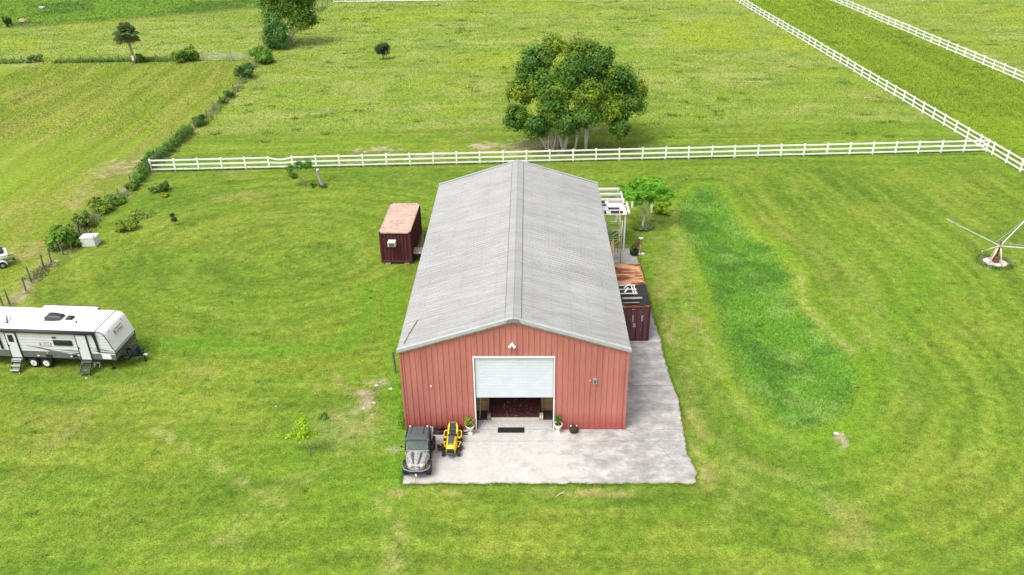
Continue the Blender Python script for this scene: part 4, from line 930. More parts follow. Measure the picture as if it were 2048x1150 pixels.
pf = thing('timber_platform', 'white timber platform frame on posts behind the scaffold beside the barn', 'platform', (7.45, 22.6, 0))
PZ = 3.2
for x in (-.8, .95):
    for y in (.15, 3.0, 5.9): MB().box((x, y, PZ/2), (.12, .12, PZ)).build('post', 'whitepaint', pf)
for y in (2.9, 4.05, 5.2): MB().box((.05, y, PZ+.08), (2.2, .16, .16)).build('joist', 'whitepaint', pf)
MB().box((.98, 3.1, PZ+.22), (.1, 2.3, .1)).build('edge_beam', 'whitepaint', pf); MB().box((1.25, 1.2, PZ+.1), (.12, 2.2, .12)).build('edge_beam', 'whitepaint', pf)
for y in (.6, 1.6): MB().box((1.05, y, PZ+.05), (.5, .1, .08)).build('edge_bracket', 'whitepaint', pf)
MB().box((.0, .68, PZ+.03), (2.1, 1.4, .06)).build('deck_sheet', 'whitepaint', pf); MB().box((-.05, 2.05, PZ+.05), (2.0, 1.2, .06)).build('deck_sheet', 'whitepaint', pf)
for (x, y, a, b) in ((.3, .32, .95, .42), (.12, 1.05, .9, .26), (-.7, .3, .3, .4), (-.65, 2.35, .32, .4), (-.6, 1.9, .4, .1), (-.6, 1.62, .4, .1)): MB().box((x, y, PZ+.1), (a, b, .06)).build('hatch', 'black', pf)
rg = thing('rolled_cloth', 'grey and pink bundle lying on the white platform', 'bundle', (7.75, 24.9, 3.28)); MB().tube([(-.5, 0, .1), (-.1, .06, .12), (.4, .02, .12), (.6, 0, .1)], [.08, .14, .16, .08], 8).build('bundle', 'cinder', rg, True)

# ------------------------------------------------------------------ white fences
post_me = MB().box((0, 0, .66), (.13, .13, 1.32)).add([(-.085, -.085, 1.32), (.085, -.085, 1.32), (.085, .085, 1.32), (-.085, .085, 1.32), (0, 0, 1.40)], [(0, 1, 4), (1, 2, 4), (2, 3, 4), (3, 0, 4), (3, 2, 1, 0)]).mesh('post', 'white')
rails = {}
def rail_mesh(L, sag=0.0):
    k = (round(L, 2), sag)
    if k not in rails:
        mb = MB(); ns = 8 if sag else 1
        for i in range(ns):
            a, b = i/ns, (i+1)/ns; za, zb = -sag*math.sin(math.pi*a), -sag*math.sin(math.pi*b)
            mb.bar(((a-.0)*L, 0, za), (b*L, 0, zb), .05, .15)
        rails[k] = mb.mesh('rail', 'white')
    return rails[k]
def fence(label, P, Q, n, group='white three rail fences', skip=(), sag=None):
    P = np.array(P[:2]); Q = np.array(Q[:2]); L = np.hypot(*(Q-P)); a = math.atan2(Q[1]-P[1], Q[0]-P[0])
    t = thing('rail_fence', label, 'fence', (P[0], P[1], 0), a, group); d = L/n; z0 = [float(gz(P[0]+(Q[0]-P[0])*k/n, P[1]+(Q[1]-P[1])*k/n)) for k in range(n+1)]
    for k in range(n+1):
        link('post', post_me, t, (k*d, 0, z0[k]-.03), None, (rng.normal(0, .012), rng.normal(0, .012), 0))
        if k < n:
            for z, zz_ in ((.20, 0), (.68, 1), (1.17, 2)):
                sg = .22 if (sag == k and zz_ == 2) else (.09 if sag == k and zz_ == 1 else 0.0)
                link('rail', rail_mesh(d, sg), t, (k*d, 0, (z0[k]+z0[k+1])/2+z+rng.normal(0, .006)), None, (0, rng.normal(0, .003), 0))
    return t
fence('white three-rail fence running across behind the barn', G(304, 343), G(1690+282, 303), 36, sag=5)
fence('white three-rail fence slanting away from the right corner beyond the walker', G(2040, 343), (G(1468, 0)[0]-.9, G(1468, 0)[1]+13), 45)
fence('short white fence run leaving the right edge of the picture', G(2040, 343), (G(2040, 343)[0]+14.4, G(2040, 343)[1]+.4), 6)
fence('farther white three-rail fence slanting across the upper right pasture', (G(2048, 165)[0]+.8, G(2048, 165)[1]-9.6), (G(1660, 0)[0]-.8, G(1660, 0)[1]+9), 34)
fence('distant white fence along the top edge above the pasture', G(668, 5), (G(668, 5)[0]+48, G(668, 5)[1]+.6), 20)

# ------------------------------------------------------------------ wire fences and gates
wpost = MB().tube([(0, 0, -.1), (0, 0, .6), (0, 0, 1.25)], [.065, .06, .055], 8).mesh('post', 'postdark')
tpost = MB().tube([(0, 0, -.1), (0, 0, .7), (0, 0, 2.0)], [.07, .065, .06], 8).mesh('post', 'greywood')
def wire_fence(label, px, tall=(), strands=5, group='wire fences'):
    P = [G(*q) for q in px]; t = thing('wire_fence', label, 'fence', (P[0][0], P[0][1], 0), 0, group); o = P[0]
    loc = [(p[0]-o[0], p[1]-o[1], float(gz(p[0], p[1]))) for p in P]
    for k, p in enumerate(loc): link('post', tpost if k in tall else wpost, t, p, None, (rng.normal(0, .06), rng.normal(0, .06), 0)).scale = (1, 1, rng.uniform(.88, 1.1))
    for s_ in range(strands):
        z = .2+s_*.95/(strands-1); MB().tube([(p[0], p[1]+.06, p[2]+z) for p in loc], .009, 4).build('wire', 'wire', t)
    return t
wire_fence('post and wire fence climbing from the trailer past the hedge to the far trees', WIRE, tall=(7,))
wire_fence('low post and wire fence on the far left below the palm', WIRE2, strands=4)
wire_fence('post and wire fence behind the travel trailer at the left edge', WIRE3, strands=5)
def gate(label, p0, p1):
    p0 = G(*p0); p1 = G(*p1); a = math.atan2(p1[1]-p0[1], p1[0]-p0[0]); L = math.hypot(p1[0]-p0[0], p1[1]-p0[1])
    t = thing('farm_gate', label, 'gate', (p0[0], p0[1], float(gz(p0[0], p0[1]))), a, 'tubular gates')
    for z in (.2, .42, .64, .86, 1.08, 1.28): MB().tube([(.08, 0, z), (L-.08, 0, z)], .028, 6).build('bar', 'galv', t, True)
    for x in (.08, L/2, L-.08): MB().tube([(x, .02, .18), (x, .02, 1.3)], .028, 6).build('stile', 'galv', t, True)
    MB().tube([(-.05, 0, -.1), (-.05, 0, 1.5)], .08, 8).build('gate_post', 'galv', t); return t
gate('wide galvanised tube gate right of the palm, nearer the palm', (406, 122), (462, 122)); gate('narrower galvanised tube gate beside the round bush', (464, 122), (502, 120.5))

# ------------------------------------------------------------------ trees
b0 = G(1132, 306)
bl = []
for (x, y, z, r) in ((-2.6, 1.6, 9.0, 1.9), (-2.2, .4, 7.0, 1.9), (.9, -.4, 8.3, 2.0), (-4.3, .8, 5.9, 1.8), (-.8, -1.5, 6.2, 2.0), (2.4, -1.8, 6.6, 1.8), (3.8, 1.8, 8.7, 1.9), (6.0, .6, 6.9, 2.1), (4.8, -1.2, 4.9, 2.0), (7.2, -.2, 4.6, 1.7), (-4.9, -.2, 3.6, 1.6), (-2.9, -1.5, 3.2, 1.6), (.3, -1.9, 3.6, 1.7), (-.9, 2.2, 10.0, 1.6), (2.0, 2.8, 9.4, 1.8), (5.9, 3.2, 5.6, 2.2), (-2.4, 3.2, 5.8, 2.3), (1.6, 3.4, 5.6, 2.5), (2.2, -2.3, 4.4, 1.4), (6.0, -1.4, 3.0, 1.3), (-3.8, 2.2, 7.6, 1.6), (8.0, .9, 5.9, 1.3), (-1.4, -1.7, 4.8, 1.6), (2.8, .8, 7.6, 1.8)):
    bl.append((x*.98-.35, y*1.3+1.4, z*1.02-.2, r*.80, r*.80, r*.72))
big = tree('broadleaf_tree', 'large dense multi-trunk tree just behind the white fence', (b0[0], b0[1]+.3, -.05), bl, 100, [(.055, .145, .014), (.07, .17, .018), (.09, .20, .02), (.24, .32, .02), (.075, .18, .035), (.13, .24, .02)], .13,
     [((x, y, 0), [(x*1.15+dx_*.6, 1.2+y, 5.5), (x*1.1-dx_*.4, 1.8+y, 7)], r*.85) for x, y, dx_, r in ((-1.9, 0, -1.2, .13), (-1.4, .1, .5, .12), (-.3, .1, .0, .14), (-.1, .2, .8, .12), (.9, -.1, 1.0, .12), (2.1, .3, 1.8, .17), (-.9, .9, -.6, .16))], 'barkwhite', .24, 30)
pt = tree('flame_tree', 'small feathery bright green tree with whitewashed trunk right of the barn', (10.55, 27.1, -.02), [(x*1.1, y*1.1, z+.35, r, r*.95, r*.36) for x, y, z, r in ((-1.0, -.9, 3.0, .8), (-.9, -.3, 3.0, 1.0), (.2, -.5, 3.3, 1.0), (1.2, -.2, 2.7, .95), (-.2, .6, 3.5, 1.0), (.9, .6, 3.4, .9), (-1.4, .4, 3.1, .8), (1.7, .4, 2.6, .7), (0, 0, 2.9, 1.0), (.8, -.7, 2.5, .7), (-.7, -.7, 2.5, .65))], 46,
     [(.12, .37, .016), (.16, .42, .02), (.09, .28, .015), (.2, .46, .025)], .13, [((0, 0, 0), [(.02, 0, 1.5)], .12), ((.0, 0, 1.3), [(-.9, .1, 3.2), (.7, -.2, 3.3), (.1, .6, 3.5), (1.2, .2, 3.0)], .06)], 'barkwhite', .36, 13, aspect=.32)
for k, (dx_, dy) in enumerate(((-.7, -.3), (-.35, -.55), (.1, -.6), (.5, -.35), (.75, 0))):
    ag = thing('agave', ('leftmost spiky plant at the foot of the flame tree', 'second spiky plant from the left at the flame tree foot', 'middle spiky plant at the flame tree foot', 'second spiky plant from the right at the flame tree foot', 'rightmost spiky plant at the foot of the flame tree')[k], 'plant', (10.5+dx_, 27.0+dy, 0), 0, 'spiky plants round the flame tree')
    mb = MB()
    for q in range(14):
        a = q*2.4; r = .34*rng.uniform(.7, 1.1); cs, sn = math.cos(a), math.sin(a); mb.add([(-.03*sn, .03*cs, 0), (.03*sn, -.03*cs, 0), (.6*r*cs+.035*sn, .6*r*sn-.035*cs, r*.7), (r*cs, r*sn, r*.85), (.6*r*cs-.035*sn, .6*r*sn+.035*cs, r*.7)], [(0, 1, 2, 3, 4)])
    mb.build('leaf_rosette', mat('agave_leaf%d' % k, (.09, .17, .06), .6, .2, 5), ag)
for k, (px, h, lab) in enumerate((((1303, 425), 1.5, 'white post standing behind the flame tree'), ((1264, 414), 1.0, 'short white post left behind the flame tree'))):
    g = G(*px); p_ = thing('white_post', lab, 'post', g); MB().box((0, 0, h/2), (.16, .16, h)).build('shaft', 'white', p_); MB().box((0, 0, h+.02), (.2, .2, .05)).build('cap', 'white', p_)
bush('yellow-green bush behind the flame tree', (1322, 425), 1.6, 1.1, [(.2, .3, .02), (.14, .26, .02)], .1)
# top left tree group
g = G(586, 90); tree('broadleaf_tree', 'dark round-headed tree cut by the top edge', (g[0], g[1], -.1), [(x, y, z, r, r, r*.9) for x, y, z, r in ((-2.6, 0, 5.0, 1.9), (.2, -.4, 6.6, 2.2), (2.2, .2, 5.3, 2.0), (-.4, 1.2, 8.2, 2.0), (1.6, -1.0, 4.0, 1.6), (-2.9, .6, 6.8, 1.8), (2.6, .8, 7.2, 1.7), (.2, 1.0, 5.2, 2.3), (1.8, -.4, 8.6, 1.6), (-1.6, -.4, 8.8, 1.5), (3.1, .1, 4.2, 1.3))], 62, [(.05, .13, .015), (.065, .16, .018), (.09, .20, .02), (.15, .26, .022)], .17, [((0, 0, 0), [(-1.5, .3, 5), (1, .2, 5.5), (.1, .8, 6.5)], .17), ((-.3, .1, 0), [(-2, .2, 4.5)], .12)], 'barkwhite', .28, 22)
g = G(556, 98); tree('broadleaf_tree', 'shorter light green bushy tree in front of the dark tree', (g[0], g[1], -.1), [(x, y, z, r, r, r) for x, y, z, r in ((-1.0, 0, 2.0, 1.2), (.4, -.3, 2.2, 1.3), (-.5, .3, 3.4, 1.25), (.6, .4, 3.1, 1.1), (0, 0, 4.3, .9), (1.1, -.2, 1.2, .8), (-1.2, .2, 1.1, .8))], 55, [(.09, .21, .04), (.12, .26, .05), (.075, .17, .035)], .16, [((0, 0, 0), [(-.5, 0, 3), (.5, .2, 2.8)], .1)], 'bark', .3, 20)
bush('round glossy bush at the fence below the light green tree', (522, 126), 3.1, 2.3, [(.055, .15, .016), (.08, .2, .02)], .15, 50, nb=9)
bush('dark spreading bush between the palm and the gates', (375, 123), 3.6, 2.0, [(.05, .12, .018), (.075, .165, .022)], .15, 48, nb=9)
bush('dark bush leaning over the wire fence below the gates', (491, 157), 2.2, 2.2, [(.035, .1, .025), (.055, .14, .03)], .12, 46, nb=8)
g = G(766, 119); tree('sapling_tree', 'small lone dark round tree in the open pasture', (g[0], g[1], -.05), [(x, y, z, .62, .62, .5) for x, y, z in ((-.5, 0, 1.5), (.45, 0, 1.4), (0, .3, 2.0), (-.1, -.2, 1.7), (.4, .2, 1.9))], 40, [(.03, .06, .022), (.045, .085, .03)], .11, [((0, 0, 0), [(-.3, 0, 1.5), (.35, 0, 1.6)], .06)], 'barkdark', .34, 14)
# palm
g = G(270, 127); pm = thing('palm_tree', 'cabbage palm standing at the far left wire fence', 'palm', (g[0], g[1], -.1))
MB().tube([(0, 0, 0), (-.05, 0, 1.2), (-.14, 0, 2.6), (-.24, .1, 4.0), (-.3, .1, 4.7)], [.24, .19, .17, .17, .22], 10).build('trunk', 'bark', pm, True)
fr_ = MB(); colr = []
def palm_fronds():
    V, F, K = [], [], []
    for q in range(120):
        el = math.asin(rng.uniform(-.75, 1.0)); az = rng.uniform(0, 2*np.pi); L = rng.uniform(1.3, 1.95); d = np.array([math.cos(az)*math.cos(el), math.sin(az)*math.cos(el), math.sin(el)])
        c0 = np.array([-.3, .1, 4.55]); tip = c0+d*L*rng.uniform(.4, .68); side = np.cross(d, [0, 0, 1.0]); side /= np.linalg.norm(side)+1e-6; up = np.cross(side, d)
        base = np.array([(.16, .27, .10), (.21, .33, .13), (.12, .22, .085), (.28, .36, .11)][rng.integers(4)]) if el > -.35 else np.array([(.38, .28, .12), (.30, .25, .10), (.20, .20, .07)][rng.integers(3)])
        for a in np.linspace(-1.25, 1.25, 15):
            dd = d*math.cos(a)+side*math.sin(a); e = tip+dd*L*.52+np.array([0, 0, -.18*L*(.4+.6*math.cos(a))])-up*.05; m_ = tip+dd*L*.28; wv = (side*math.cos(a)-d*math.sin(a))*.045
            k = len(V); V += [tip, m_-wv, e, m_+wv]; F += [(k, k+1, k+2), (k, k+2, k+3)]; K += [base*rng.uniform(.75, 1.25)]*4
        k = len(V); V += [c0-side*.02, c0+side*.02, tip]; F.append((k, k+1, k+2)); K += [base]*3
    return np.array(V), np.array(F), np.array(K)
V, F, K = palm_fronds(); link('fronds', np_mesh('fronds', V, F, 'leaf', K), pm)
MB().box((-.03, -.24, .95), (.36, .06, .7)).build('notice_board', 'whitepaint', pm)
bush('tuft of tall weeds beside the palm foot', (284, 125), 1.0, 1.3, [(.05, .12, .02), (.04, .095, .02)], .12, 20, 'weed_clump', 'weeds')
# hedge over the wire fence
hg = thing('hedge', 'dense vine hedge smothering the wire fence left of the white fence', 'hedge', (G(300, 340)[0], G(300, 340)[1], 0))
o_ = hg.location; bl = []
for px, r, h in (((376, 270), .8, 1.1), ((366, 278), .8, 1.2), ((356, 286), .75, 1.1), ((345, 295), .75, 1.1), ((335, 305), .7, 1.0), ((324, 314), .75, 1.0), ((312, 320), .85, 1.0), ((300, 322), .9, .9), ((296, 335), .75, 1.1), ((290, 346), .75, 1.1), ((284, 355), .7, 1.0), ((279, 364), .65, .9), ((272, 372), .5, .6)):
    c_ = G(*px); bl.append((c_[0]-o_[0], c_[1]-o_[1], h*.5*rng.uniform(.7, 1.15), r*.75, r*.75, h*.5))
Cc, N, K = clump_leaves(bl, 40, [(.09, .22, .02), (.12, .26, .025), (.07, .17, .02), (.15, .28, .03)], .42, 14); link('foliage', leaf_mesh('hedge', Cc, N, .10, K), hg)
st = MB(); 
for q in bl: st.tube([(q[0], q[1], -.05), (q[0]+.1, q[1], q[2]*1.3)], [.03, .015], 5)
st.build('vine_stem', 'barkdark', hg)
bush('leafy bush behind the tall fence post', (124, 497), 1.9, 1.9, [(.06, .16, .018), (.085, .2, .022)], .12, 44, nb=8)
bush('low bush between the tall post and the white pump box', (155, 487), 1.5, 1.0, [(.045, .12, .016), (.065, .15, .02)], .1, 36)
bush('thin bush on the wire fence above the pump box', (173, 455), 1.4, 1.5, [(.07, .15, .03), (.1, .18, .04)], .1, 16)
bush('tall grassy clump on the wire fence', (206, 424), 1.5, 1.5, [(.09, .19, .02), (.12, .22, .03)], .12, 26, aspect if False else 'weed_clump', 'weeds')
bush('low leafy tangle between two fence posts', (232, 407), 1.7, .9, [(.06, .15, .02), (.09, .18, .03)], .1, 34)
bush('small bush under the upper hedge end', (262, 380), 1.2, .7, [(.05, .13, .02), (.08, .16, .025)], .1, 26)
bush('small dark bush leaning on the wire fence above the hedge', (396, 252), 1.3, 1.3, [(.035, .095, .02), (.05, .12, .025)], .1, 34)
bush('small bush on the wire fence among its middle posts', (447, 208), 1.0, .9, [(.05, .14, .02), (.07, .17, .02)], .1, 30)
bush('bush on the wire fence just below the dark leaning bush', (461, 196), 1.3, 1.0, [(.05, .14, .02), (.07, .17, .02)], .1, 34)
bush('yellow flowering shrub on the lawn near the pump box', (255, 458), 1.9, .7, [(.10, .19, .02), (.15, .185, .018), (.07, .15, .02)], .09, 24)
bush('dark twiggy shrub below the white fence corner', (320, 383), 1.6, 1.0, [(.04, .09, .02), (.06, .13, .025)], .08, 14)
bush('pale low weed patch near the twiggy shrub', (282, 432), 2.0, .35, [(.12, .21, .04), (.16, .25, .05)], .09, 16, 'weed_clump', 'weeds')
bush('small yellow weed beside the twiggy shrub', (330, 393), .7, .4, [(.16, .22, .02)], .08, 12, 'weed_clump', 'weeds')
bush('thin shrub growing among the wire fence weeds at far left', (72, 124), 2.0, 1.1, [(.05, .12, .02), (.07, .16, .022)], .13, 30)
bush('dark bush at the edge of the far left field', (17, 53), 1.2, 1.9, [(.03, .07, .02), (.045, .1, .02)], .14, 26)
bush('leafy weed on the scrubby patch by the left lawn', (648, 835), .5, .35, [(.06, .15, .03), (.09, .18, .04)], .05, 14, 'weed_clump', 'weeds', 3)
g = G(378-25, 450); tp_ = thing('topiary_sapling', 'tiny dark two-tuft sapling on the left lawn', 'sapling', (g[0], g[1], 0)); MB().tube([(0, 0, 0), (-.05, 0, .4), (-.15, 0, .9)], [.02, .018, .01], 6).build('trunk', 'bark', tp_)
Cc, N, K = clump_leaves([(-.1, 0, .55, .22, .2, .16), (-.17, 0, .95, .18, .18, .14)], 30, [(.03, .055, .03), (.045, .075, .04)], .4, 8); link('crown', leaf_mesh('crown', Cc, N, .06, K), tp_)
g = G(618, 372); tree('sapling', 'leggy young tree before the white fence left of the stump', (g[0]-.3, g[1], 0), [(-1.1, 0, 1.1, .5, .4, .3), (-1.2, .1, 1.7, .4, .4, .3), (.3, 0, 2.2, .55, .4, .35), (-.4, .1, 2.1, .5, .4, .28)], 34, [(.05, .16, .012), (.075, .21, .015)], .1, [((0, 0, 0), [(-1.0, 0, 1.5), (.2, 0, 2.1), (-.4, .1, 2.0)], .045)], 'bark', .36, 9, 'sapling')
g = G(622, 912); tree('sapling', 'lime green sapling standing alone on the left lawn', (g[0]-.1, g[1]+.05, 0), [(-.35, 0, 1.45, .38, .34, .3), (.3, 0, 1.5, .36, .3, .28), (-.1, .1, 2.1, .32, .3, .35), (-.75, .05, 1.25, .3, .25, .2), (0, -.1, 1.8, .3, .28, .3)], 18, [(.30, .50, .012), (.36, .55, .015), (.24, .42, .012)], .08, [((0.05, 0, 0), [(-.05, 0, 1.3)], .025), ((-.02, 0, 1.0), [(-.4, 0, 1.5), (.3, 0, 1.6), (-.1, .1, 2.2)], .014)], 'bark', .38, 9, 'sapling', aspect=.4)
stp = thing('stump', 'leaning grey dead trunk before the white fence', 'stump', (*G(645, 374)[:2], 0))
MB().tube([(.1, 0, -.05), (.0, 0, .35), (-.18, .05, .9), (-.3, .1, 1.45), (-.28, .1, 1.75)], [.26, .2, .17, .15, .13], 10).build('trunk', 'bark', stp, True)
MB().lathe([(.12, 1.70), (.14, 1.76), (.1, 1.80)], 10, (-.28, .1, 0)).build('cut_top', 'whitepaint', stp)
Cc, N, K = clump_leaves([(-.6, 0, .15, .6, .3, .18), (.2, -.1, .15, .35, .3, .2)], 26, [(.05, .13, .03), (.08, .17, .05)], .4, 9); tag(link('weeds', leaf_mesh('weeds', Cc, N, .07, K), stp), 'low weeds round the stump', kind='stuff')

# ------------------------------------------------------------------ small yard things
pp = thing('wooden_post', 'dark leaning wooden post at the left front corner of the barn', 'post', (*G(791, 746)[:2], 0)); MB().tube([(0, 0, -.1), (0, .0, .8), (-.03, 0, 1.6)], [.075, .07, .065], 8).build('shaft', 'postdark', pp)
pb = thing('pump_box', 'white plastic box beside the wire fence and bushes', 'box', (*G(181, 492)[:2], 0), R(4))
rbox((0, .2, .4), (1.25, .85, .8), .06).build('body', 'plastic', pb); rbox((0, .2, .82), (1.32, .92, .1), .04).build('lid', 'plastic', pb)
MB().tube([(.62, -.32, -.1), (.60, -.32, 1.15)], .05, 8).build('stake', 'greywood', pb)
# miniature windmill, planter
wm = thing('yard_windmill', 'small garden windmill with rusty fan wheel at the slab edge', 'windmill', (*G(1279, 509)[:2], 0))
MB().box((.0, 0, .7), (.11, .11, 1.4)).build('mast', 'cream', wm)
for sx in (-1, 1): MB().bar((sx*.28-.18, -.2, .02), (-.12, -.1, 1.05), .04, .04).build('tower_leg', 'rustbrown', wm)
MB().box((.02, 0, 1.43), (.36, .14, .09)).build('tail_board', 'whitepaint', wm); MB().box((.05, 0, .06), (.62, .2, .1)).build('foot', 'whitepaint', wm)
hub = MB().lathe([(.05, -.06), (.06, 0), (.05, .06)], 10, (-.22, -.24, 1.22), 'Y').build('fan_hub', 'rustbrown', wm)
for k in range(10):
    t = k*math.pi/5; c_, s_ = math.cos(t), math.sin(t); mb = MB(); mb.add([(-.22+.05*c_-.02*s_, -.25, 1.22+.05*s_+.02*c_), (-.22+.05*c_+.02*s_, -.25, 1.22+.05*s_-.02*c_), (-.22+.32*c_+.07*s_, -.22, 1.22+.32*s_-.07*c_), (-.22+.32*c_-.07*s_, -.28, 1.22+.32*s_+.07*c_)], [(0, 1, 2, 3)]); mb.build('fan_blade', 'rustbrown', wm)
MB().bar((-.22, -.24, 1.22), (0, 0, 1.25), .04, .04).build('axle', 'rustbrown', wm)
pl = thing('planter', 'round black planter with leafy plant at the slab edge', 'planter', (*G(1268, 510)[:2], .05)); MB().lathe([(.3, 0), (.36, .3), (.37, .4), (.32, .4), (.31, .34)], 16).build('pot', 'black', pl, True)
Cc, N, K = clump_leaves([(0, 0, .5, .3, .3, .2), (.1, .1, .75, .2, .2, .2)], 26, [(.05, .13, .02), (.12, .2, .03)], .4, 8); link('foliage', leaf_mesh('plant', Cc, N, .09, K, .3), pl)
# horse walker
hw_ = thing('horse_walker', 'white four-armed horse walker on tripod legs at the right edge', 'horse walker', (36.7, 20.3, 0))
for a in (200, 290, 20, 110): MB().tube([(.62*math.cos(R(a)), .62*math.sin(R(a)), .02), (.08*math.cos(R(a)), .08*math.sin(R(a)), 1.4)], .05, 8).build('leg', 'cream', hw_, True)
MB().tube([(0, 0, .3), (0, 0, 1.85)], .07, 10).build('mast', 'rustbrown', hw_, True); rbox((0, 0, .3), (.4, .4, .5), .05).build('motor', 'rustbrown', hw_)
MB().lathe([(.2, 1.38), (.22, 1.44), (.2, 1.5)], 14).build('hub', 'galv', hw_)
for a in (41, 136, 224, 314):
    d = Vector((math.cos(R(a)), math.sin(R(a)), 0)); s_ = Vector((-d.y, d.x, 0)); L = 4.15; up = Vector((0, 0, 1))
    ar = MB().bar(d*.1+up*1.46, d*L+up*2.42, .055, .055).build('arm', 'whitepaint', hw_)
    MB().bar(d*.1+s_*.36+up*1.62, d*L+up*2.47, .028, .028).build('arm_stay', 'galv', ar)
    for k in range(7):
        t = .12+k*.12; p0 = d*(.1+(L-.1)*t)+up*(1.46+.96*t); MB().bar(p0, p0+s_*.36*(1-t)+up*(.16*(1-t)+.05*t), .022, .022).build('strut', 'galv', ar)
MB().lathe([(.86, 0), (.86, .05), (.84, .06)], 24, (0, 0, 0)).build('base_slab', 'stone', hw_)
# sticks and stones
g = G(1120, 990); bs = thing('stick', 'bleached forked branch lying on the grass before the slab', 'stick', (g[0], g[1], .03), R(35)); MB().tube([(-.22, 0, 0), (0, .03, .03), (.2, .0, .04), (.3, .06, .03)], [.02, .025, .02, .008], 6).build('branch', 'stone', bs); MB().tube([(.1, .01, .03), (.25, -.09, .03)], [.015, .006], 5).build('twig', 'stone', bs)
def rock(label, px, r, m='stone', name='stone'):
    g = G(*px); bm = bmesh.new(); bmesh.ops.create_icosphere(bm, subdivisions=2, radius=1)
    for v in bm.verts: v.co = Vector((v.co.x*r*1.2, v.co.y*r, v.co.z*r*.5))*(1+.35*rng.normal()*.5)
    me = bpy.data.meshes.new(name); bm.to_mesh(me); bm.free(); me.materials.append(M[m]); o = link(name, me, None, (g[0], g[1], float(gz(g[0], g[1]))+r*.2)); tag(o, label, 'stone' if name == 'stone' else name.split('_')[-1], 'scattered stones' if name == 'stone' else None)
for lab, px, r in (('white stone at the lower end of the bare patch left of the barn', (748, 806), .09), ('white stone at the upper end of the bare patch left of the barn', (753, 771), .09), ('pale stone close to the barn wall above the bare patch', (781, 778), .09), ('small white stone at the foot of the bare patch', (727, 817), .06), ('white stone at the edge of the sandy spot below the swale', (1672, 868), .12), ('pale stone on the lawn below the trailer steps', (173, 756), .07), ('pale stone by the wire fence beside the trailer', (112, 523), .15), ('pale stone on the lawn left of the lime sapling', (552, 813), .05)): rock(lab, px, r)
rock('round mound of tan thatch in the far left field', (46, 44), .8, 'hay', 'thatch_mound')
rock('white bag lying in the far left field', (84, 17), .6, 'cinder', 'white_bag')

# ------------------------------------------------------------------ travel trailer
tr = thing('travel_trailer', 'white travel trailer with grey stripes and two fold-down steps on the left lawn', 'trailer', (-30.265, 6.188, 0), R(-4))
TW = 2.5; X0, XR = -4.6, 4.35
side = [(X0, .9), (5.18, .9), (5.26, 1.45), (5.22, 1.66), (4.86, 2.72), (4.72, 2.88), (4.5, 2.96), (X0, 2.96)]
MB().prism(side, 'Y', .0, TW).build('body', 'trailerside', tr)
# front cap: curved glossy skin
cap = [(XR, 2.985), (4.52, 2.975), (4.76, 2.89), (4.89, 2.73), (5.06, 2.22), (5.245, 1.67)]
MB().grid([[(x, y, z) for x, z in cap] for y in np.linspace(-.015, TW+.015, 5)]).build('front_cap', 'trailer', tr, True)
MB().grid([[(x, y, z) for x, z in ((5.25, 1.665), (5.29, 1.45), (5.21, .905))] for y in (-.01, TW+.01)]).build('front_apron', 'trailergrey', tr)
for k in range(5): MB().bar((5.285-.0*k, .1, 1.60-k*.06), (5.285, TW-.1, 1.60-k*.06), .012, .025).build('apron_stripe', 'trailer', tr)
MB().bar((5.30, 0, 1.66), (5.30, TW, 1.66), .03, .05).build('cap_trim', 'trailer', tr); MB().bar((5.295, .0, 1.36), (5.295, TW, 1.36), .03, .05).build('apron_trim', 'trailerdark', tr)
rbox(((X0+XR)/2, TW/2, 2.985), (XR-X0, TW+.06, .05), .015).build('roof', 'trailer', tr)
MB().box((XR, TW/2, 3.0), (.04, TW+.05, .05)).build('roof_seam', 'grey', tr)
for k in range(6): MB().box(((X0+5.1)/2, -.004, 2.62-k*.215), (5.1-X0-.45*(k < 2), .006, .012)).build('siding_groove', 'grey', tr)
MB().prism([(X0+.01, .905), (5.17, .905), (5.22, 1.30), (3.0, 1.34), (X0+.01, 1.38)], 'Y', -.012, -.002).build('lower_band', 'trailergrey', tr, label='grey lower side band')
for poly, m_ in (([(-.5, 1.76), (.4, 1.66), (1.2, 1.46), (2.9, 1.28), (1.0, 1.36), (.9, 1.42), (.3, 1.60)], 'trailergrey'), ([(1.6, 1.52), (2.9, 1.50), (3.0, 1.44), (2.2, 1.46)], 'trailerdark'), ([(.9, 1.40), (2.0, 1.30), (2.9, 1.12), (2.9, 1.20), (2.0, 1.38)], 'trailer'), ([(3.75, 1.70), (4.6, 1.66), (5.22, 1.52), (4.6, 1.60)], 'trailerdark'), ([(3.75, 1.55), (4.6, 1.46), (5.24, 1.44), (5.24, 1.38), (4.5, 1.40)], 'trailerdark'), ([(3.75, 1.48), (4.5, 1.38), (5.2, 1.34), (5.2, 1.30), (4.3, 1.32)], 'trailer')):
    MB().prism(poly, 'Y', -.020, -.013).build('swoosh_stripe', m_, tr)
MB().tube([(4.32, -.02, 2.97), (4.66, -.02, 2.9), (4.84, -.02, 2.72), (5.02, -.02, 2.22), (5.2, -.02, 1.68)], .022, 6).build('corner_moulding', 'trailerdark', tr, True)
aw = MB().tube([(-4.3, -.10, 2.87), (4.30, -.10, 2.87)], .115, 10).build('awning_roll', 'trailerdark', tr, True)
for x in (-2.15, 4.22): MB().bar((x, -.06, 2.85), (x+.02, -.05, 1.46), .12, .06).build('awning_arm', 'black', aw); MB().bar((x-.12, -.05, 2.75), (x-.02, -.04, 1.9), .04, .04).build('awning_strut', 'black', aw)
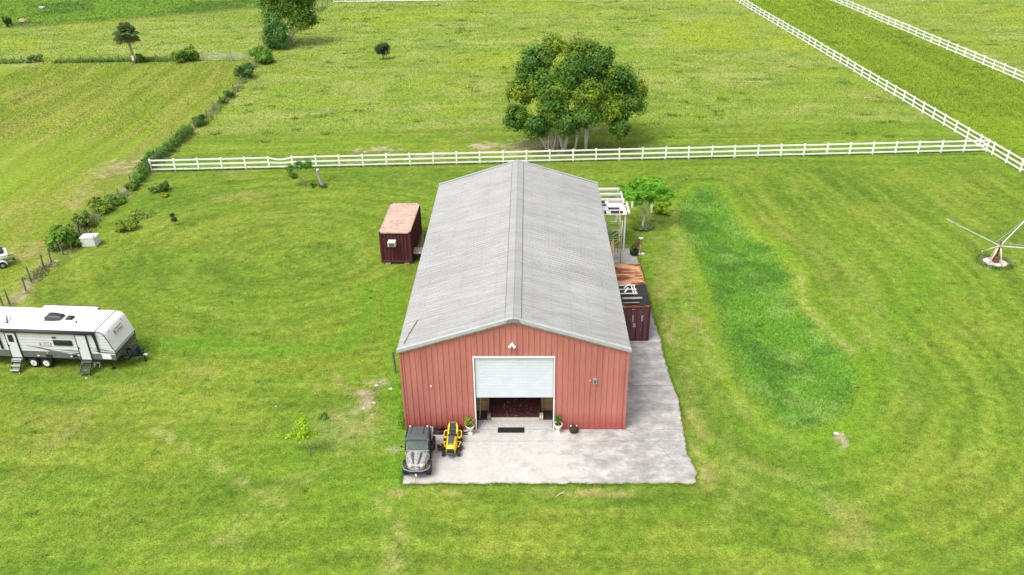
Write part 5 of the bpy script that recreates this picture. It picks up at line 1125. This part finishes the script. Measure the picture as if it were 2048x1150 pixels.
def rv_door(x0, win, lab):
    d = rbox((x0+.34, -.035, 1.79), (.80, .04, 1.92), .02).build('door', 'trailerdark', tr, label=lab)
    rbox((x0+.34, -.058, 1.78), (.63, .02, 1.78), .008).build('door_leaf', 'trailerside', d)
    rbox((x0+.05, -.085, 1.75), (.09, .03, .13), .01).build('handle', 'black', d)
    if win: rbox((x0+.33, -.072, 2.28), (.36, .012, .52), .005).build('door_window', 'glassdark', d)
rv_door(-1.66, True, 'door with a window'); rv_door(2.96, False, 'plain door')
def steps(x0, m_):
    s = rbox((x0+.34, -.12, .78), (.66, .3, .05), .01).build('entry_steps', m_, tr)
    for k in range(3): rbox((x0+.30-.02*k, -.12-.20*k, .66-.22*k), (.62, .26, .045), .01).build('tread', m_, s)
    for sx in (0, .62): MB().bar((x0+sx, -.0, .86), (x0+sx-.04, -.62, .10), .04, .10).build('stringer', 'darkgrey', s)
    for sx in (0.02, .60): MB().bar((x0+sx-.04, -.60, .2), (x0+sx-.04, -.60, 0), .03, .03).build('step_foot', 'whitepaint', s)
steps(-1.66, 'galv'); steps(2.96, 'darkgrey')
rbox((2.01, -.03, 2.05), (1.24, .05, .40), .03).build('window', 'black', tr); rbox((2.01, -.056, 2.05), (1.10, .012, .28), .005).build('window_pane', 'glassdark', tr)
rbox((1.52, -.02, 2.42), (.28, .05, .1), .01).build('vent', 'black', tr)
rbox((4.65, -.03, 1.15), (.60, .03, .38), .03).build('luggage_hatch', 'trailer', tr)
rbox((.83, -.025, 1.05), (.42, .03, .20), .01).build('vent', 'trailerdark', tr); rbox((2.55, -.025, 1.12), (.34, .03, .26), .01).build('outside_speaker', 'trailerdark', tr)
rbox((.1, -.02, 1.02), (.16, .03, .06), .01).build('marker_lamp', 'lamp', tr); rbox((2.3, -.02, 1.05), (.14, .03, .07), .01).build('marker_lamp', 'lamp', tr); rbox((.75, -.02, 1.25), (.12, .03, .05), .01).build('reflector', 'amber', tr); rbox((5.05, -.02, 1.28), (.12, .03, .06), .01).build('reflector', 'red', tr)
for x in (.72, 2.03): rbox((x, -.03, 2.68), (.14, .05, .07), .015).build('awning_lamp', 'amber', tr)
for y in (.45, 1.95): lm = rbox((4.92, y, 2.74), (.06, .09, .05), .01); lm.build('clearance_lamp', 'red', tr)
# sign with the maker's word mark
def text(body, size, m_, parent, loc, rot, name='lettering'):
    cu = bpy.data.curves.new(name, 'FONT'); cu.body = body; cu.size = size; cu.extrude = .002; cu.align_x = 'CENTER'; cu.align_y = 'CENTER'; cu.resolution_u = 2
    o = bpy.data.objects.new(name, cu); C.objects.link(o); bpy.context.view_layer.update()
    me = bpy.data.meshes.new_from_object(o.evaluated_get(bpy.context.evaluated_depsgraph_get())); bpy.data.objects.remove(o); me.materials.clear(); me.materials.append(M[m_])
    return link(name, me, parent, loc, None, rot)
def sign(cx_, mtx_loc, rot, wd, ht):
    s = bpy.data.objects.new('name_plate', rbox((0, 0, 0), (wd, ht, .01), .003).mesh('name_plate', 'trailerdark')); C.objects.link(s); s.parent = tr; s.location = mtx_loc; s.rotation_euler = rot
    link('plate_face', rbox((0, 0, .006), (wd-.04, ht-.04, .008), .002).mesh('plate_face', 'whitepaint'), s)
    link('plate_band', rbox((wd*.08, ht*.32, .011), (wd*.5, ht*.14, .004), .001).mesh('plate_band', 'red'), s)
    link('lantern_mark', rbox((-wd*.4, 0, .012), (wd*.09, ht*.6, .004), .001).mesh('lantern_mark', 'black'), s)
    text('Coleman', ht*.55, 'black', s, (wd*.06, -ht*.1, .015), (0, 0, 0))
sign(0, (.80, -.024, 1.90), (R(90), 0, 0), .74, .27)
nx2 = math.atan2(5.245-5.06, 2.22-1.67)
sg = sign(0, (5.012, TW/2+.05, 2.40), (R(90)-math.atan2(.185, .55), 0, R(90)), 1.0, .36)
# roof fittings, slide-out
slr = MB().prism([(-1.0, .95), (2.65, .95), (2.65, 2.66), (-1.0, 2.66)], 'Y', TW-.02, TW+.85).build('slide_out', 'trailerside', tr)
rbox((.825, TW+.42, 2.69), (3.75, .92, .05), .01).build('slide_roof', 'trailer', slr); rbox((.825, TW+.90, 2.69), (3.8, .06, .1), .01).build('slide_trim', 'trailerdark', slr)
for x in (-1.03, 2.68): MB().box((x, TW+.43, 1.8), (.05, .9, 1.72)).build('slide_flange', 'trailerdark', slr)
rows = []
for v in np.linspace(0, 1, 8):
    x = .48+1.0*v; hh = .33*(1-.55*max(0, v-.45)**1.3)*(.6 if v < .01 else 1); hwid = .40*(1-.45*max(0, v-.55)); rows.append([(x, 1.35+u*hwid, 3.0+hh*max(0, (1-abs(u)**3.5))) for u in np.linspace(-1, 1, 11)])
acu = MB().grid(rows).build('air_conditioner', 'trailerdark', tr, True); MB().box((.49, 1.35, 3.10), (.04, .62, .2)).build('ac_intake', 'black', acu)
vt = rbox((1.97, 1.35, 3.04), (.46, .46, .08), .03).build('roof_vent', 'trailerdark', tr); rbox((1.97, 1.35, 3.12), (.34, .34, .1), .05).build('vent_lid', 'trailerdark', vt)
MB().tube([(2.66, .88, 2.99), (2.66, .88, 3.12)], .05, 10).build('vent_pipe', 'black', tr); MB().tube([(-1.95, .5, 3.02), (-1.75, 1.0, 3.02), (-1.95, 1.25, 3.03)], .02, 6).build('roof_cable', 'black', tr)
rbox((-2.6, .9, 3.03), (1.1, .7, .05), .02).build('skylight', 'trailer', tr); rbox((-1.7, .55, 3.05), (.12, .1, .08), .02).build('antenna_foot', 'black', tr)
MB().bar((-1.72, .55, 3.06), (-2.3, 1.4, 3.08), .04, .03).build('antenna_arm', 'black', tr)
# chassis, wheels, hitch
rbox((.2, TW/2, .80), (9.6, TW-.3, .22), .03).build('underbelly', 'black', tr)
for x in (-.52, .33):
    for y in (.22, TW-.22):
        t_ = MB().lathe([(.2, -.1), (.33, -.11), (.36, -.07), (.36, .07), (.33, .11), (.2, .1)], 26, (0, 0, 0), 'Y').build('wheel', 'rubber', tr, True, (x, y, .36)); MB().lathe([(.05, -.115), (.17, -.10), (.21, -.108), (.21, .108), (.17, .10), (.05, .115)], 18, (0, 0, 0), 'Y').build('rim', 'trailer', t_)
        MB().lathe([(.05, -.125), (.06, -.11), (.05, -.1)], 10, (0, 0, 0), 'Y').build('wheel_cap', 'grey', t_)
for x in (-.95, .76): MB().box((x, .2, .72), (.08, .3, .3)).build('wheel_skirt', 'black', tr)
for y in (.55, TW-.55): MB().bar((4.4, y, .62), (6.35, TW/2, .55), .09, .14).build('drawbar', 'black', tr)
MB().tube([(6.3, TW/2, .0), (6.3, TW/2, .95)], .045, 8).build('tongue_jack', 'black', tr, True); rbox((6.42, TW/2, .56), (.3, .14, .12), .03).build('coupler', 'galv', tr)
rows = []
for v in np.linspace(0, 1, 6): rows.append([(5.82+.27*math.cos(t)*(1-.25*v**3), TW/2+.42*math.sin(t)*(1-.2*v**3), .6+.55*v) for t in np.linspace(0, 2*math.pi, 17)])
pc_ = MB().grid(rows); pc_.add(rows[-1][:-1], [tuple(range(16))]); pc_.build('gas_bottle_cover', 'navy', tr, True)
rbox((5.55, TW/2-.65, .70), (.36, .3, .24), .03).build('battery_box', 'black', tr); rbox((6.28, TW/2, .98), (.16, .14, .12), .03).build('jack_head', 'navy', tr)
for x in (4.6, -4.0):
    for y in (.35, TW-.35): MB().bar((x-.12, y, .7), (x+.02, y, .02), .06, .06).build('stabiliser_leg', 'black', tr); MB().box((x+.02, y, .015), (.24, .2, .03)).build('stabiliser_foot', 'black', tr)
jk = thing('sawhorse', 'tiny white trestle under the front of the travel trailer', 'trestle', (*G(196, 733)[:2], 0), R(-4))
MB().box((0, 0, .30), (.42, .08, .07)).build('beam', 'whitepaint', jk)
for sx in (-.16, .16):
    for sy in (-.1, .1): MB().bar((sx, 0, .3), (sx*1.15, sy, 0), .035, .035).build('leg', 'whitepaint', jk)

# ------------------------------------------------------------------ boat on trailer cut by the left edge
g = G(6, 538); bt = thing('boat_trailer', 'white boat on a trailer cut by the left edge of the picture', 'boat', (g[0], g[1]+.1, 0), R(35))
wheel(bt, (.0, .0, .27), .27, .18, 'wheel', 'galv', .6).rotation_euler = (0, 0, R(90))
wheel(bt, (.0, 1.6, .27), .27, .18, 'wheel', 'galv', .6).rotation_euler = (0, 0, R(90))
pr = [(.36*math.cos(t), .30+.36*math.sin(t)) for t in np.linspace(0, math.pi, 11)]+[(.30*math.cos(t), .30+.31*math.sin(t)) for t in np.linspace(math.pi, 0, 11)]
MB().prism(pr, 'Y', -.14, .14).build('mudguard', 'white', bt)
MB().bar((-3.2, .2, .42), (.9, .2, .42), .08, .1).build('frame_rail', 'galv', bt); MB().bar((-3.2, 1.4, .42), (.9, 1.4, .42), .08, .1).build('frame_rail', 'galv', bt)
rbox((.85, .25, .48), (.24, .24, .16), .04).build('tail_lamp', 'black', bt); MB().bar((0, 0, .27), (0, 1.6, .27), .06, .06).build('axle', 'galv', bt)
rows = []
for v in np.linspace(0, 1, 10):
    x = .55-4.3*v; hw2 = .78*(1-.9*max(0, v-.55)**1.7*2.2); rows.append([(x, .8-hw2, 1.05+.1*v), (x, .8-hw2*.85, .72), (x, .8, .5+.35*max(0, v-.6)), (x, .8+hw2*.85, .72), (x, .8+hw2, 1.05+.1*v), (x, .8+hw2*.6, 1.08+.1*v), (x, .8, 1.12+.1*v), (x, .8-hw2*.6, 1.08+.1*v), (x, .8-hw2, 1.05+.1*v)])
bb = MB().grid(rows); bb.add(rows[0][:-1], [tuple(range(8))]); bb.build('hull', 'white', bt, True)
rbox((.1, .8, 1.22), (.5, 1.0, .25), .06).build('seat', 'navy', bt); rbox((-1.5, .8, 1.35), (.7, .8, .5), .08).build('console', 'navy', bt)
